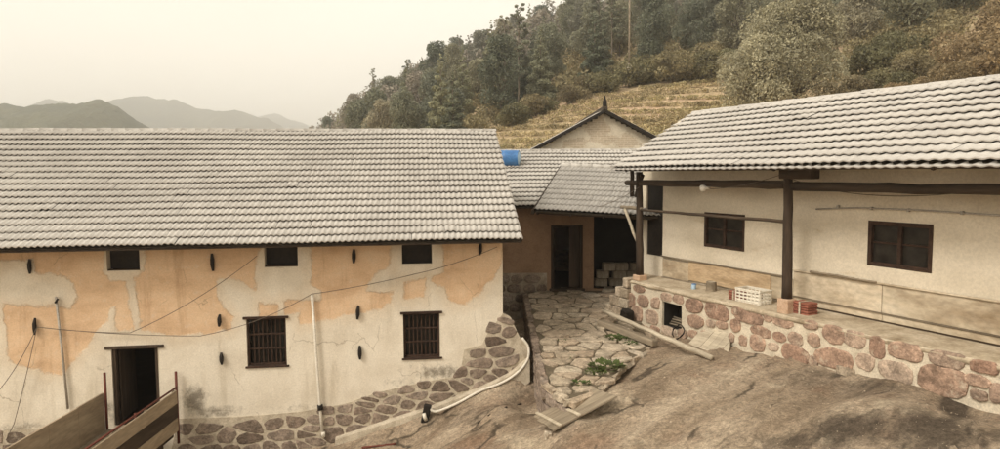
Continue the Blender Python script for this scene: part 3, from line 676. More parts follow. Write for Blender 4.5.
b = MB(); b.box(x0 + 0.002, x0 + 0.07, 0.03, 0.14, z0, z1, 0.005); b.box(x1 - 0.07, x1 - 0.002, 0.03, 0.14, z0, z1, 0.005); b.box(x0 - 0.12, x1 + 0.12, -0.03, 0.14, z1 - 0.03, z1 + 0.035, 0.006); b.box(x0 + .01, x1 - .01, 0.0, 0.24, z0 - 0.03, z0 + 0.03, 0.006)
b.ob('door_frame', 'wood_dark', farm)
b = MB()
for i in range(4): b.box(x0 + 0.075 + i * 0.001, x0 + 0.11 + i * 0.001, 0.16 + i * 0.2, 0.355 + i * 0.2, z0 + 0.04, z1 - 0.04, 0.005)
b.ob('door', 'wood_dark', farm)
# iron wall anchors
for u, v, h in ((31, 266, 14), (36, 326, 16), (213, 262, 17), (220, 320, 12), (222, 358, 12), (354, 256, 14), (358, 312, 14), (360, 352, 14), (480, 249, 12)):
    cx, cz = LF.hy(u, v); hh = h / 47 / 2; t_ = rnd.uniform(-.12, .12)
    b = MB(); b.tube([(cx - t_ * hh, -0.045, cz + hh), (cx, -0.06, cz + hh * .3), (cx, -0.06, cz - hh * .3), (cx + t_ * hh, -0.045, cz - hh)], [0.022, 0.042, 0.042, 0.022], 6); b.tube([(cx, -0.05, cz), (cx, 0.05, cz)], 0.02, 6)
    b.ob('wall_anchor', 'iron', farm)
# rubble footing with single stones
ST = [(165, 452), (178, 419), (240, 417), (300, 412), (345, 404), (380, 392), (420, 383), (460, 376), (464, 350), (482, 345), (489, 331), (503, 314), (511, 318), (520, 338), (529, 345), (529, 362), (505, 380), (480, 390), (430, 410), (340, 441), (300, 452)]
ST2 = [(-60, 432), (0, 431), (60, 428), (96, 424), (100, 455), (-60, 460)]
for k, PG in enumerate((ST, ST2)):
    pg = [LF.hy(*p, y=-0.014) for p in PG]; lowest = 0.25
    pg2 = [(x, z - (0.9 if (k == 0 and i >= 15) or (k == 1 and i >= 4) else (.5 if i == 0 else 0))) for i, (x, z) in enumerate(pg)]
    b = MB(); b.prism(pg2, -0.014, 0.22 if k == 0 else 0.01); base = b.ob('rubble_footing', 'mortar_grey' if 'mortar_grey' in M else 'concrete', farm)
    xs = [p[0] for p in pg2]; zs = [p[1] for p in pg2]; seeds = []
    z = min(zs) - 0.2; r = 0
    while z < max(zs) + 0.3:
        x = min(xs) - 0.4 + rnd.uniform(0, .4)
        while x < max(xs) + 0.4:
            q_ = rnd.random()
            if q_ > .16: seeds.append((x, (z + rnd.uniform(-.045, .045)) * 1.75))
            if q_ > .88: seeds.append((x + .12, (z + .09) * 1.75))
            x += rnd.uniform(0.24, 0.62)
        z += rnd.uniform(.2, .27); r += 1
    cells = [[(a, c / 1.75) for a, c in q] for q in voronoi(seeds, 1.2)]; seeds = [(a, c / 1.75) for a, c in seeds]; P = np.array(seeds); ins = inpoly(P[:, 0], P[:, 1], pg2)
    for i, (cell, sdp) in enumerate(zip(cells, seeds)):
        if not ins[i] or len(cell) < 3: continue
        w = LF.w(sdp[0], 0)
        if sdp[1] < float(rock(w.x, w.y)) - 0.25: continue
        # keep the stone inside the footing outline
        c, p = shrink(cell, rnd.uniform(.018, .036))
        inside = inpoly(np.array([c[0] + q[0] for q in p]), np.array([c[1] + q[1] for q in p]), pg2)
        p = [q if a else (q[0] * .72, q[1] * .72) for q, a in zip(p, inside)]
        me = stone_mesh('stone', chaikin(p, 1), rnd.uniform(0.006, 0.018), 'stone_dark', i, 0.03, 0.05)
        ob('stone', me, base, Matrix.Translation((c[0], -0.016, c[1])))
# corner buttress and kerb along the foot of the wall
b = MB(); pts = [LF.hy(u, v, -0.2) for u, v in ((335, 441), (380, 426), (430, 410), (480, 391), (510, 376), (530, 360))]
for i in range(len(pts) - 1):
    (xa, za), (xb, zb) = pts[i], pts[i + 1]
    b.add([(xa, -0.17, za), (xb, -0.17, zb), (xb, -0.01, zb + .03), (xa, -0.01, za + .03), (xa, -0.19, za - .5), (xb, -0.19, zb - .5), (xb, -0.01, zb - .5), (xa, -0.01, za - .5)], [[0, 1, 2, 3], [4, 5, 1, 0], [5, 6, 2, 1], [7, 4, 0, 3]])
b.ob('footing_kerb', 'mortar_grey', farm)
settle(farm, -0.6)

# pipes, cables on the farmhouse
def pipe(name, pts, r, mat, label, cat, group=None, n=8, smooth=True):
    base = Vector(min(pts, key=lambda p: p[2])); b = MB(); b.tube([Vector(p) - base for p in pts], r, n); o = b.ob(name, mat, None, smooth); o.location = base
    return tag(o, label, cat, group)
def LW(u, v, y=-0.05):
    x, z = LF.hy(u, v, y); return LF.w(x, y, z)
p_ = empty('conduit_pipe', LW(68, 409)); base = Vector(p_.location); tag(p_, 'thin grey metal pipe up the farmhouse wall beside the doorway', 'pipe')
b = MB(); b.tube([LW(68, 409) - base, LW(62, 350) - base, LW(56, 297) - base], 0.024, 8); b.ob('tube', 'pvc_grey', p_, True)
b = MB(); b.tube([LW(55, 303, -.09) - base, LW(58, 299, -.09) - base], 0.02, 6); b.ob('bracket', 'iron', p_)
d_ = empty('drain_pipe', LW(323, 438, -.07)); base = Vector(d_.location); tag(d_, 'white plastic drain pipe with dark collar down the farmhouse wall between the barred windows', 'pipe')
b = MB(); b.tube([LW(323, 438, -.07) - base, LW(320, 408, -.07) - base, LW(316, 350, -.07) - base, LW(312, 295, -.07) - base], 0.03, 10); b.ob('tube', 'pvc', d_, True)
b = MB(); b.tube([LW(320.5, 410, -.07) - base, LW(320, 405, -.07) - base], 0.06, 10); b.ob('collar', 'iron', d_, True)
b = MB(); b.tube([LW(323.4, 437, -.07) - base, LW(323.2, 432, -.07) - base], 0.046, 10); b.ob('socket', 'pvc', d_, True)
# hose along the foot of the wall
hp = []
for u, v, y in ((522, 338, -.1), (528.5, 348, -.12), (527, 361, -.16), (516, 374, -.19), (500, 384, -.22), (480, 394, -.24), (460, 402, -.28), (443, 409.5, -.36), (434, 411.5, -.38), (428, 407, -.36)):
    x, z = LF.hy(u, v, y); w = LF.w(x, y); zz = max(z, float(rock_z(w.x, w.y)) + 0.045); hp.append(Vector((w.x, w.y, zz)))
hs_ = []
for i in range(len(hp) - 1):
    for k in range(4):
        t = k / 4; a, b_, c, d = hp[max(i - 1, 0)], hp[i], hp[i + 1], hp[min(i + 2, len(hp) - 1)]
        hs_.append(0.5 * ((2 * b_) + (c - a) * t + (2 * a - 5 * b_ + 4 * c - d) * t * t + (3 * b_ - a - 3 * c + d) * t ** 3))
hs_.append(hp[-1])
pipe('water_hose', hs_, 0.028, 'pvc', 'bent white plastic hose along the stone foot of the farmhouse corner', 'hose', n=10)
c0 = LW(425, 406, -.34); zz = float(rock_z(c0.x, c0.y))
v_ = empty('standpipe', (c0.x, c0.y, zz)); tag(v_, 'small black standpipe box with white elbow at the end of the hose', 'standpipe')
b = MB(); b.box(-0.09, 0.07, -0.05, 0.08, -0.05, 0.36, 0.02, Matrix.Rotation(0.2, 4, 'Y')); b.ob('box', 'iron', v_)
b = MB(); b.tube([(0.02, -0.06, 0.05), (0.0, -0.1, 0.12), (-0.02, -0.08, 0.2)], 0.04, 8); b.ob('elbow', 'pvc', v_, True)
def cable(pts, sag, label, name='cable', r=0.007, seg=14):
    out = []
    for (a, b_), s in zip(zip(pts[:-1], pts[1:]), sag):
        for i in range(seg): t = i / seg; q = a.lerp(b_, t); q.z -= s * 4 * t * (1 - t); out.append(q)
    out.append(pts[-1]); return pipe(name, out, r, 'cable', label, 'cable', None, 5)
A0 = LW(37, 327, -.08)
cable([A0, LW(130, 333, -.1), LW(257, 256, -.3)], [0.03, 0.12], 'cable sagging from a wall anchor above the doorway up to the eave')
cable([A0, LW(200, 336, -.1), LW(312, 294, -.1), LW(415, 274, -.1), LW(497, 247, -.3)], [0.05, 0.12, 0.03, 0.05], 'long cable from the wall anchor across the drain pipe to the eave corner')
cable([A0, LW(-20, 408, -.5)], [0.2], 'slack cable hanging from the wall anchor, the one slanting farther out')
cable([A0, LW(14, 424, -.1), LW(6, 440, -.1)], [0.05, 0], 'slack cable dropping from the wall anchor, the one nearly upright')

# ------------------------------------------------------------------ gangway to the farmhouse door
gz = DOOR[2] - 0.02
ga = LF.hy(103, 393, -0.12); gb = LF.hy(176, 389, -0.12); ztop = 0.5 * (ga[1] + gb[1])
A = LF.w(ga[0], -0.12); Bq = LF.w(gb[0], -0.12); fa = hz(25, 437, ga[1]); fb = hz(90, 449, gb[1])
dirn = ((fa - Vector((A.x, A.y, fa.z))).normalized() + (fb - Vector((Bq.x, Bq.y, fb.z))).normalized()).normalized()
GL = 3.6; ang = math.atan2(dirn.y, dirn.x)
gw = empty('gangway', (A.x, A.y, gz), ang); tag(gw, 'wooden gangway with boarded sides leading to the dark farmhouse door', 'gangway')
inv = gw.rotation_euler.to_matrix().inverted()
wv = inv @ (Vector((Bq.x, Bq.y, 0)) - Vector((A.x, A.y, 0))); ga_h, gb_h = ga[1] - gz, gb[1] - gz; sy = wv.y; sx = wv.x
sg = 1 if sy > 0 else -1
for i in range(18):
    boxo('plank', i * 0.2 + 0.003, i * 0.2 + 0.194, min(0, sy) + 0.05, max(0, sy) - 0.05, -0.06 + rnd.uniform(-.004, .004), -0.015, 'wood_grey', gw, 0.004)
for yy in (0.06 * sg, sy - 0.06 * sg): boxo('beam', 0, GL, yy - 0.05, yy + 0.05, -0.2, -0.063, 'wood_dark', gw, 0.006)
for xx in (0.5, 1.9, 3.3):
    for yy in (0.06 * sg, sy - 0.06 * sg): boxo('leg', xx - .05, xx + .05, yy - 0.05, yy + 0.05, -1.5, -0.203, 'wood_dark', gw, 0.006)
for i in range(4): boxo('side_board', i * 0.9 + 0.004, i * 0.9 + 0.896, -0.02, 0.02, -0.12, ga_h + rnd.uniform(-.008, .008), 'gang_board' if 'gang_board' in M else 'wood_grey', gw, 0.004)
for k in range(3):
    h0 = -0.12 + k * (gb_h + 0.1) / 3; h1 = -0.12 + (k + 1) * (gb_h + 0.1) / 3 - 0.012
    boxo('side_board', sx, GL, sy - 0.02, sy + 0.02, h0, h1, 'gang_board' if k != 1 else 'wood_darkx', gw, 0.004)
for xx in (sx + 0.04, sx + 1.2, sx + 2.4): boxo('batten', xx - .03, xx + .03, sy - 0.055 * sg - .012, sy - 0.055 * sg + .03, -0.15, gb_h - 0.02, 'wood_grey', gw, 0.004)
b = MB(); b.tube([(sx - 0.02, sy, gb_h + 0.03), (GL, sy, gb_h + 0.03)], 0.02, 8); b.ob('handrail', 'rust_red', gw, True)
b = MB(); b.tube([(sx - 0.02, sy + .0, -0.4), (sx - 0.02, sy, gb_h + 0.36)], 0.028, 8); b.ob('rail_post', 'rust_red', gw, True)
b = MB(); b.tube([(sx + 1.55, sy - 0.06 * sg, -0.4), (sx + 1.55, sy - 0.06 * sg, gb_h + 0.03)], 0.026, 8); b.ob('rail_post', 'rust_red', gw, True)
b = MB(); b.tube([(0.0, 0.05, -0.2), (0.0, 0.05, ga_h + 0.42)], 0.028, 8); b.ob('rail_post', 'rust_red', gw, True)
# ------------------------------------------------------------------ flagged yard
def zc(y): return 2.0 + (y - 11.9) * 0.048
def hc(u, v):
    d = ray(u, v); t = (2.0 - 11.9 * 0.048 - CZ) / (d.z - 0.048 * d.y); return Vector((d.x * t, d.y * t, CZ + d.z * t))
cp = [hc(526, 292), hc(534, 335), hc(545, 382), hc(570, 401), hc(600, 388), hc(624, 364), hc(650, 345), RF.w(-4.3, -0.25), RF.w(-4.9, -0.25), RF.w(-5.6, 0.3), Vector((5.0, 20.95, 0)), Vector((0.75, 20.95, 0))]
cp[0] = Vector((0.74, hc(526, 292).y, 0))
cpoly = [(p.x, p.y) for p in cp]
b = MB(); n = len(cpoly)
b.add([(x, y, zc(y) - 0.035) for x, y in cpoly] + [(x, y, 0.9) for x, y in cpoly], [list(range(n))] + [[i, i + n, (i + 1) % n + n, (i + 1) % n] for i in range(n)])
yard = b.ob('yard_paving', 'joint'); tag(yard, kind='structure')
seeds = []; y = 11.2; r = 0
while y < 21.4:
    x = 0.2 + (r % 2) * 0.3
    st = 0.37 + (y - 11) * 0.012
    while x < 5.6:
        seeds.append((x + rnd.uniform(-.15, .15), y + rnd.uniform(-.2, .2))); x += rnd.uniform(st * .8, st * 1.45)
    y += 0.48 + (y - 11) * 0.012; r += 1
P = np.array(seeds); sdv = sdist(P[:, 0], P[:, 1], cpoly)
FLAT = Matrix(((1, 0, 0, 0), (0, 0, 1, 0), (0, -1, 0, 0), (0, 0, 0, 1)))
for i, (cell, sp) in enumerate(zip(voronoi(seeds, 1.0), seeds)):
    if sdv[i] < 0.0 or len(cell) < 3: continue
    c, p = shrink(cell, rnd.uniform(.008, .028))
    d = sdist(np.array([c[0] + q[0] for q in p]), np.array([c[1] + q[1] for q in p]), cpoly)
    def pull(q):
        for k in (1, .9, .8, .7, .6, .5, .4):
            if float(sdist(np.array([c[0] + q[0] * k]), np.array([c[1] + q[1] * k]), cpoly)[0]) > .075: break
        return (q[0] * k, q[1] * k)
    p = [q if dd > 0.075 else pull(q) for q, dd in zip(p, d)]
    me = stone_mesh('flagstone', resample(p, 40), 0.022, 'flag', 900 + i, 0.05, 0.03)
    ob('flagstone', me, yard, Matrix.Translation((c[0], c[1], zc(c[1]) - 0.025 + rnd.uniform(-.02, .014))) @ Matrix.Rotation(rnd.gauss(0, .035), 4, 'X') @ Matrix.Rotation(rnd.gauss(0, .035), 4, 'Y') @ FLAT)
# long edge stones along the drain and the front lip
def edge(a, b_, w, h, stp, dz=0.0, em='flag'):
    a, b_ = Vector((a[0], a[1])), Vector((b_[0], b_[1])); L = (b_ - a).length; t = 0.0; d = (b_ - a) / L; an = math.atan2(d.y, d.x)
    while t < L - 0.1:
        l = min(rnd.uniform(stp * .7, stp * 1.4), L - t); p = a + d * (t + l / 2)
        m = MB(); m.box(-l / 2 + .008, l / 2 - .008, -w / 2, w / 2, -h, 0.012, 0.022)
        m.v = [(x + rnd.uniform(-.02, .02), y + rnd.uniform(-.03, .03), z + rnd.uniform(-.04, .012)) for x, y, z in m.v]
        o = m.ob('edge_stone', em, yard); o.matrix_local = Matrix.Translation((p.x, p.y, zc(p.y) + dz)) @ Matrix.Rotation(an, 4, 'Z'); t += l
for i in (0, 1, 2): edge(cpoly[i], cpoly[i + 1], 0.15, 0.1, 0.45, 0.0, 'flag' if i == 2 else 'stone_dark')
edge(cpoly[3], cpoly[4], 0.16, 0.12, 0.45, -.01); edge(cpoly[4], cpoly[5], 0.12, 0.1, 0.5, -0.025); edge(cpoly[5], cpoly[6], 0.12, 0.1, 0.5, -0.03)
# drain wall stones below the edge
for i in (0, 1, 2):
    a, b_ = Vector(cpoly[i]), Vector(cpoly[i + 1]); L = (b_ - a).length; an = math.atan2((b_ - a).y, (b_ - a).x)
    for r in range(4):
        t = 0.0
        while t < L:
            l = rnd.uniform(.3, .6); p = a.lerp(b_, min(1, (t + l / 2) / L)); hh = 0.22
            poly = chaikin([(-l / 2, -hh / 2), (l / 2, -hh / 2), (l / 2, hh / 2), (-l / 2, hh / 2)], 2)
            ob('stone', stone_mesh('stone', poly, 0.05, 'stone_dark', int(t * 100) + r * 7 + i, .05), yard, Matrix.Translation((p.x, p.y, zc(p.y) - 0.24 - r * 0.24)) @ Matrix.Rotation(an + math.pi, 4, 'Z') @ Matrix.Rotation(math.pi, 4, 'Z') @ Matrix.Translation((0, -0.02, 0)))
            t += l + 0.02
# moss and grass specks in the joints
V = []; FF = []; mg = random.Random(5)
for i in range(900):
    x, y = mg.uniform(.7, 5), mg.uniform(11.6, 20); 
    if float(fbm(np.array(x * 1.3), np.array(y * 1.3), 3)) < .03 or float(sdist(np.array([x]), np.array([y]), cpoly)[0]) < .05: continue
    z = zc(y) - .03; k = len(V); a = mg.uniform(0, 6.28); s = mg.uniform(.02, .05); e = mg.uniform(.4, 1)
    V += [(x, y, z), (x + math.cos(a) * s * .6 - math.sin(a) * s * .25, y + math.sin(a) * s * .6 + math.cos(a) * s * .25, z + s * .7 * e), (x + math.cos(a) * s * 1.2, y + math.sin(a) * s * 1.2, z + s * e), (x + math.cos(a) * s * .6 + math.sin(a) * s * .25, y + math.sin(a) * s * .6 - math.cos(a) * s * .25, z + s * .7 * e)]; FF.append([k, k + 1, k + 2, k + 3])
tag(ob('joint_grass', mesh('joint_grass', V, FF, 'weed')), 'sparse grass and moss in the joints of the yard paving', 'grass', kind='stuff')
# weeds in the joints
def tuft(n, s, seed, up=0.6):
    rg = random.Random(seed); v = []; f = []
    for i in range(n):
        a = rg.uniform(0, 6.28); d = rg.random() ** .6 * s; l = rg.uniform(.4, 1) * s * .55; w = l * 0.28; e = rg.uniform(.2, 1.2)
        p = Vector((math.cos(a) * d, math.sin(a) * d, 0)); o = Vector((math.cos(a + rg.uniform(-.8, .8)) * math.cos(e), math.sin(a) * math.cos(e), math.sin(e) * up)) * l; sd = Vector((-math.sin(a), math.cos(a), 0)) * w
        k = len(v); v += [p, p + o * .5 + sd, p + o, p + o * .5 - sd]; f.append([k, k + 1, k + 2, k + 3])
    return mesh('weed', v, f, 'weed')
for i, (u, v, s, lab) in enumerate(((607, 366, .34, 'low green weed spreading between flagstones near the front lip'), (595, 372, .22, 'small weed tuft between flagstones near the front lip'), (617, 338, .26, 'weed tuft beside the squared timber'), (630, 343, .16, 'little weed squeezed against the squared timber'), (580, 383, .18, 'sparse weed near the corner of the yard paving'), (563, 341, .14, 'tiny weed in the middle of the yard paving'))):
    p = hc(u, v); o = ob('weed', tuft(int(90 * s / .2), s, i)); o.location = (p.x, p.y, p.z - 0.01); tag(o, lab, 'weed')

# ------------------------------------------------------------------ house on the terrace
ter = tag(empty('terrace_house', RF.w(0, 0), RF.a), 'pale house with timber posts and tiled roof raised on a pink stone plinth', 'house')
EAV, RID = (-0.62, 6.08), (1.95, 7.5)
def pick_R(t):
    w = RF.w(t.x, t.y, t.z); u = 500 + F * w.x / w.y
    return w.length + (500 if u > 1012 else 0)
tiled_roof(ter, -4.98, 7.2, EAV, RID, 0.38, 0.27, n_ind=300, pick=pick_R, seed=5, amp=0.022, double=True)
def rw(u, v, y): return RF.hy(u, v, y)
WY = 0.7
def rectR(u0, v0, u1, v1, y=WY):
    (a, d), (c, e) = rw(u0, v0, y), rw(u1, v1, y); return (round(a, 3), round(c, 3), round(e, 3), round(d, 3))
WL = rectR(704.5, 213.5, 744.5, 249.5); WR = rectR(868.5, 222, 932, 269.5)
WL = (WL[0], WL[1], 4.2, 5.02); WR = (WR[0], WR[1], 4.26, 5.08)
DO = (-5.35, -4.66, 3.78, 5.62)
def mk_limewash():
    t = NT('limewashed_wall')
    c = t.ramp(t.noise(0.9, 6, 0.6, 'O', (0.6, 1, 1.2)), [(0.3, (0.53, 0.46, 0.35)), (0.55, (0.64, 0.565, 0.445)), (0.8, (0.69, 0.62, 0.5))])
    c = t.mix(t.maprange(t.noise(2.4, 7, 0.7, 'O', (0.5, 1, 1.6)), 0.58, 0.76, 0, 0.6), c, (0.45, 0.34, 0.21))
    c = t.mix(t.maprange(t.noise(3.2, 5, 0.65, 'O', (1, 1, 0.12)), 0.6, 0.8, 0, 0.3), c, (0.36, 0.29, 0.2))
    c = t.value(c, t.maprange(t.noise(25, 5, 0.7), 0.3, 0.7, 0.9, 1.08))
    t.bump(t.noise(2.2, 6, 0.6), 0.5, 0.05); t.bump(t.noise(30, 5, 0.7), 0.4, 0.006)
    return t.done(c, 0.93, 0.2)
M['limewash'] = mk_limewash()
facade('wall', -5.6, 6.9, 3.0, 6.72, [DO, WL, WR], 0.12, 'limewash', ter, y=WY, warp=0.02)
shell(ter, -5.6, 6.9, WY + 0.02, 4.4, 3.0, 6.12, (RID[0] + 0.0, RID[1]), 'limewash')
boxo('floor', -5.3, 6.6, WY + 0.32, 4.1, 3.1, 3.3, 'dark', ter, 0)
# lintel-height wall plate closing the wall to the roof
boxo('wall_plate', -5.6, 6.9, WY + 0.02, WY + 0.2, 6.45, 6.6, 'wood_darkx', ter, 0.01)
def casement(q, y=WY):
    x0, x1, z0, z1 = q; f = 0.075; b = MB()
    b.box(x0 + .002, x0 + f, y - 0.012, y + 0.1, z0, z1, .005); b.box(x1 - f, x1 - .002, y - 0.012, y + 0.1, z0, z1, .005)
    b.box(x0 + f, x1 - f, y - 0.01, y + 0.098, z0 + .002, z0 + f, .005); b.box(x0 + f, x1 - f, y - 0.01, y + 0.098, z1 - f, z1 - .002, .005)
    w = b.ob('window', 'wood_frame', ter); xm = (x0 + x1) / 2; zm = (z0 + z1) / 2 + 0.02
    boxo('mullion', xm - .035, xm + .035, y + 0.005, y + .09, z0 + f, z1 - f, 'wood_frame', w, .004)
    for a, c in ((x0 + f, xm - .035), (xm + .035, x1 - f)):
        boxo('rail', a, c, y + .03, y + .075, zm - .016, zm + .016, 'wood_frame', w, .003)
        boxo('pane', a + .003, c - .003, y + .06, y + .066, z0 + f - .01, zm - .018, 'glass', w, 0); boxo('pane', a + .003, c - .003, y + .06, y + .066, zm + .018, z1 - f + .01, 'glass', w, 0)
casement(WL); casement(WR)
boxo('door', DO[0], DO[1], WY + .04, WY + .08, DO[2], DO[3], 'iron', ter, 0)  # black panel painted as the dark of the open end doorway
# dado boards (long boards, two courses towards the near end)
def bd(u0, v0, u1, v1, mat, th=0.03):
    (xa, za), (xb, zb) = rw(u0, v0, WY - th), rw(u1, v1, WY - th)
    boxo('board', xa, xb, WY - th - rnd.uniform(0, .008), WY - 0.015, min(za, zb), max(za, zb), mat, ter, 0.006)
zA = 3.86; zB = 3.45; zC = 3.12
def board(xa, xb, za, zb, mat, th): boxo('board', xa, xb, WY - th, WY - 0.022, za, zb, mat, ter, 0.006)
xs = lambda u, v: rw(u, v, WY)[0]
board(-4.62, xs(690, 270) - .006, 3.285, 3.74, 'board', 0.035); board(xs(690, 270), xs(772, 280), 3.33, 3.79, 'wood_brown', 0.055); board(xs(772, 280) + .008, -0.42, 3.3, 3.78, 'board', 0.038)
board(-5.5, -0.42, 2.98, 3.262, 'board', 0.05)
board(-0.4, xs(883, 305), 3.443, 3.945, 'board', 0.05); board(xs(883, 305) + .01, 6.8, 3.443, 3.95, 'board', 0.046); board(-0.4, xs(883, 322), 3.3, 3.425, 'board', 0.04); board(xs(883, 322) + .012, 6.8, 3.3, 3.415, 'board', 0.044); boxo('gap_shade_strip', -.4, 6.8, WY - .03, WY - .018, 3.2, 3.296, 'wood_darkx', ter, 0)  # dark strip at the base paints the shadow line below the boards
logo('stick', (rw(811, 272, .62)[0], .6, 4.0), (rw(877, 283, .62)[0], .6, 3.99), .025, .018, 'wood_grey', ter, 7, 5, .01, 4)
# posts on blocks, plate beams, poles
LED = 3.24
for px, lean, hh in ((0.04, 0.02, 0.27), (-4.68, 0.03, 0.12), (6.2, 0.0, 0.2)):
    boxo('post_block', px - .13, px + .13, -.13, .14, LED - .02, LED + hh, 'block', ter, .015)
    b = MB(); b.tube(logpts((px, 0, LED + hh), (px - lean - .03, 0, 5.86 + (.12 if px < -4 else 0)), 8, .008, int(px * 10)), [.098 - .002 * i for i in range(9)], 8, True, .06, 3); b.ob('post', 'wood_dark', ter, True)
b = MB(); b.box(-.12, .62, -.14, .14, 5.83, 6.1, .02); b.ob('bracket', 'wood_darkx', ter)
logo('beam', (-5.3, .02, 5.70), (-0.1, .0, 5.72), .072, .085, 'wood_darkx', ter, 10, 12, .012, 8)
logo('beam', (0.12, .02, 5.69), (7.1, .0, 5.70), .09, .075, 'wood_darkx', ter, 10, 14, .015, 9)
logo('pole', (-4.62, -.02, 5.02), (-0.05, .0, 5.0), .032, .036, 'wood_darkx', ter, 8, 10, .008, 12)
logo('purlin', (-5.1, -0.45, 6.05), (7.1, -0.45, 6.05), .05, .05, 'wood_darkx', ter, 8, 10, .006, 13)
for xx in (-4.66, 0.05, 3.1, 6.2): logo('rafter', (xx + .04, -0.5, 6.02), (xx + .04, .72, 6.62), .05, .05, 'wood_dark', ter, 8, 3, .005, 3)
logo('brace', (-5.3, -0.03, 5.02), (-4.78, -.03, 4.22), .045, .036, 'wood_pale', ter, 7, 4, .01, 21)
logo('bracket_arm', (-5.5, 0.0, 5.06), (-4.62, .0, 5.05), .05, .045, 'wood_grey', ter, 7, 4, .008, 22)
logo('brace', (-4.62, .02, 5.9), (-4.9, .02, 5.35), .05, .045, 'wood_dark', ter, 7, 4, .02, 23)
logo('post', (-5.03, .0, 5.35), (-5.05, .0, 6.02), .06, .05, 'wood_dark', ter, 7, 4, .015, 24)
# wall conduit, lamp
b = MB(); b.tube([(0.1, WY - .05, rw(797, 208, WY)[1])] + [(1 + i * 1.2, WY - .05, 5.3 + .012 * math.sin(i * 2)) for i in range(5)], .016, 7)
b.ob('conduit', 'pvc_grey', ter, True)
for xx in (0.6, 1.3, 2.0, 2.9, 3.6, 4.5): boxo('clip', xx - .02, xx + .02, WY - .075, WY - .015, 5.27, 5.33, 'pvc_grey', ter, .004)
b = MB(); b.tube([(-4.62, .62, 3.82), (-3.5, .63, 3.80), (-2.6, .63, 3.82)], .014, 7); b.ob('conduit', 'wood_grey', ter, True)
# plinth
PY = -0.2
(nx0, nz0), (nx1, nz1) = rw(662, 326, PY), rw(682, 306, PY); NI = (round(nx0, 3), round(nx1, 3), round(nz0, 3), round(nz1, 3))
pl = facade('plinth', -4.78, 7.5, 1.6, LED - 0.02, [NI], 0.1, 'mortar_white', ter, y=PY, reveal=0.5, warp=0.022)
lx = np.arange(-4.79, 7.51, .07); prof = ((WY + .01, .03), (.45, .015), (.1, .0), (-.12, -.012), (PY - .015, -.03), (PY - .035, -.06), (PY - .02, -.1), (PY + .03, -.13)); V = []
for i, x in enumerate(lx):
    for j, (yy, zz) in enumerate(prof):
        a, c = fbm(np.array(x * 1.7 + 3), np.array(j * .6), 4), fbm(np.array(x * 1.3 + 30), np.array(j * .7 + 9), 4)
        V.append((x, yy + a * (.07 if j > 2 else .0), LED + zz + c * (.07 if 0 < j < 7 else .01)))
nP = len(prof); ob('ledge', mesh('ledge', V, [[i * nP + j, i * nP + j + 1, (i + 1) * nP + j + 1, (i + 1) * nP + j] for i in range(len(lx) - 1) for j in range(nP - 1)], 'mortar_ledge', True), pl)
boxo('lath', -4.62, -.45, WY - .075, WY - .02, 3.795, 3.82, 'wood_grey', ter, .004); boxo('lath', -.4, 6.8, WY - .08, WY - .02, 3.955, 3.98, 'board', ter, .004); boxo('lath', -.4, 6.8, WY - .072, WY - .02, 3.427, 3.44, 'wood_grey', ter, .003); boxo('lath', -4.62, -.45, WY - .078, WY - .02, 3.264, 3.28, 'wood_grey', ter, .003)
boxo('end_wall', -4.79, -4.6, PY + .01, 0.9, 1.6, LED - .065, 'mortar_white', pl, .0)
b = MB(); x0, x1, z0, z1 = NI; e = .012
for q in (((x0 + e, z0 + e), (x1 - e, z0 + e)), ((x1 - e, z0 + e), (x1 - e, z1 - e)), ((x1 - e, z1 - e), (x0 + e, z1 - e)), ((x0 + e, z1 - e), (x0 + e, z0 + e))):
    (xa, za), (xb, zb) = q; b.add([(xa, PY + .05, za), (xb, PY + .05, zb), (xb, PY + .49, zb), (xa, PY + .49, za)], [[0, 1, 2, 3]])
b.ob('niche_shade_lining', 'dark', pl)  # near-black lining and back put the niche's shade into the colour
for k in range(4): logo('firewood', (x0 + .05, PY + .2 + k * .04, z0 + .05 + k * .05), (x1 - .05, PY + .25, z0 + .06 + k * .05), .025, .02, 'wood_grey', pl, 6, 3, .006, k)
boxo('niche_shade_back', NI[0] - .05, NI[1] + .05, PY + .5, PY + .56, NI[2] - .05, NI[3] + .05, 'dark', pl, 0)
STN = [(638.5, 288.9, 11, 7), (630, 300, 9, 13), (642.5, 301, 11, 11), (655, 303, 8, 10), (666, 297, 11, 8), (678, 299, 11, 8), (651, 317, 12, 13), (636.6, 313.4, 10, 14), (693.5, 306, 16, 13), (716, 311, 25, 16), (695, 321.5, 16, 12), (710, 323.5, 8.5, 7), (721.5, 325, 11, 7), (736, 311, 9, 8), (735, 325.5, 10, 13), (668, 331, 15, 8), (731, 338, 6, 9), (643, 330, 12, 8), (682, 334, 10, 8), (655, 330, 9, 7), (692, 334, 8, 7),
       (748, 316.6, 28, 13), (760, 331.6, 20, 10), (742.7, 341, 8, 10), (757, 343, 15, 16), (779, 337, 13, 9), (795, 339, 15, 12), (782, 323, 21, 9), (810, 325, 15, 8), (813, 340, 12, 12), (773, 347, 11, 8), (795, 354, 27, 15), (833, 335, 21, 17), (833.5, 359, 36, 20), (855, 340, 20, 16), (877, 348, 15, 20), (905, 352, 34, 16), (946, 359.5, 35, 15), (983.6, 367.5, 28, 11), (865, 362, 18, 15), (896, 373, 33, 21), (941.5, 381.6, 46, 28), (977, 381, 26, 11), (978, 395.5, 17, 10), (996, 394, 14, 18), (813, 362, 9, 10), (768, 318, 9, 8), (704, 334, 7, 6), (915, 392, 10, 8), (1012, 378, 20, 14), (1018, 402, 26, 18), (1012, 416, 18, 9)]
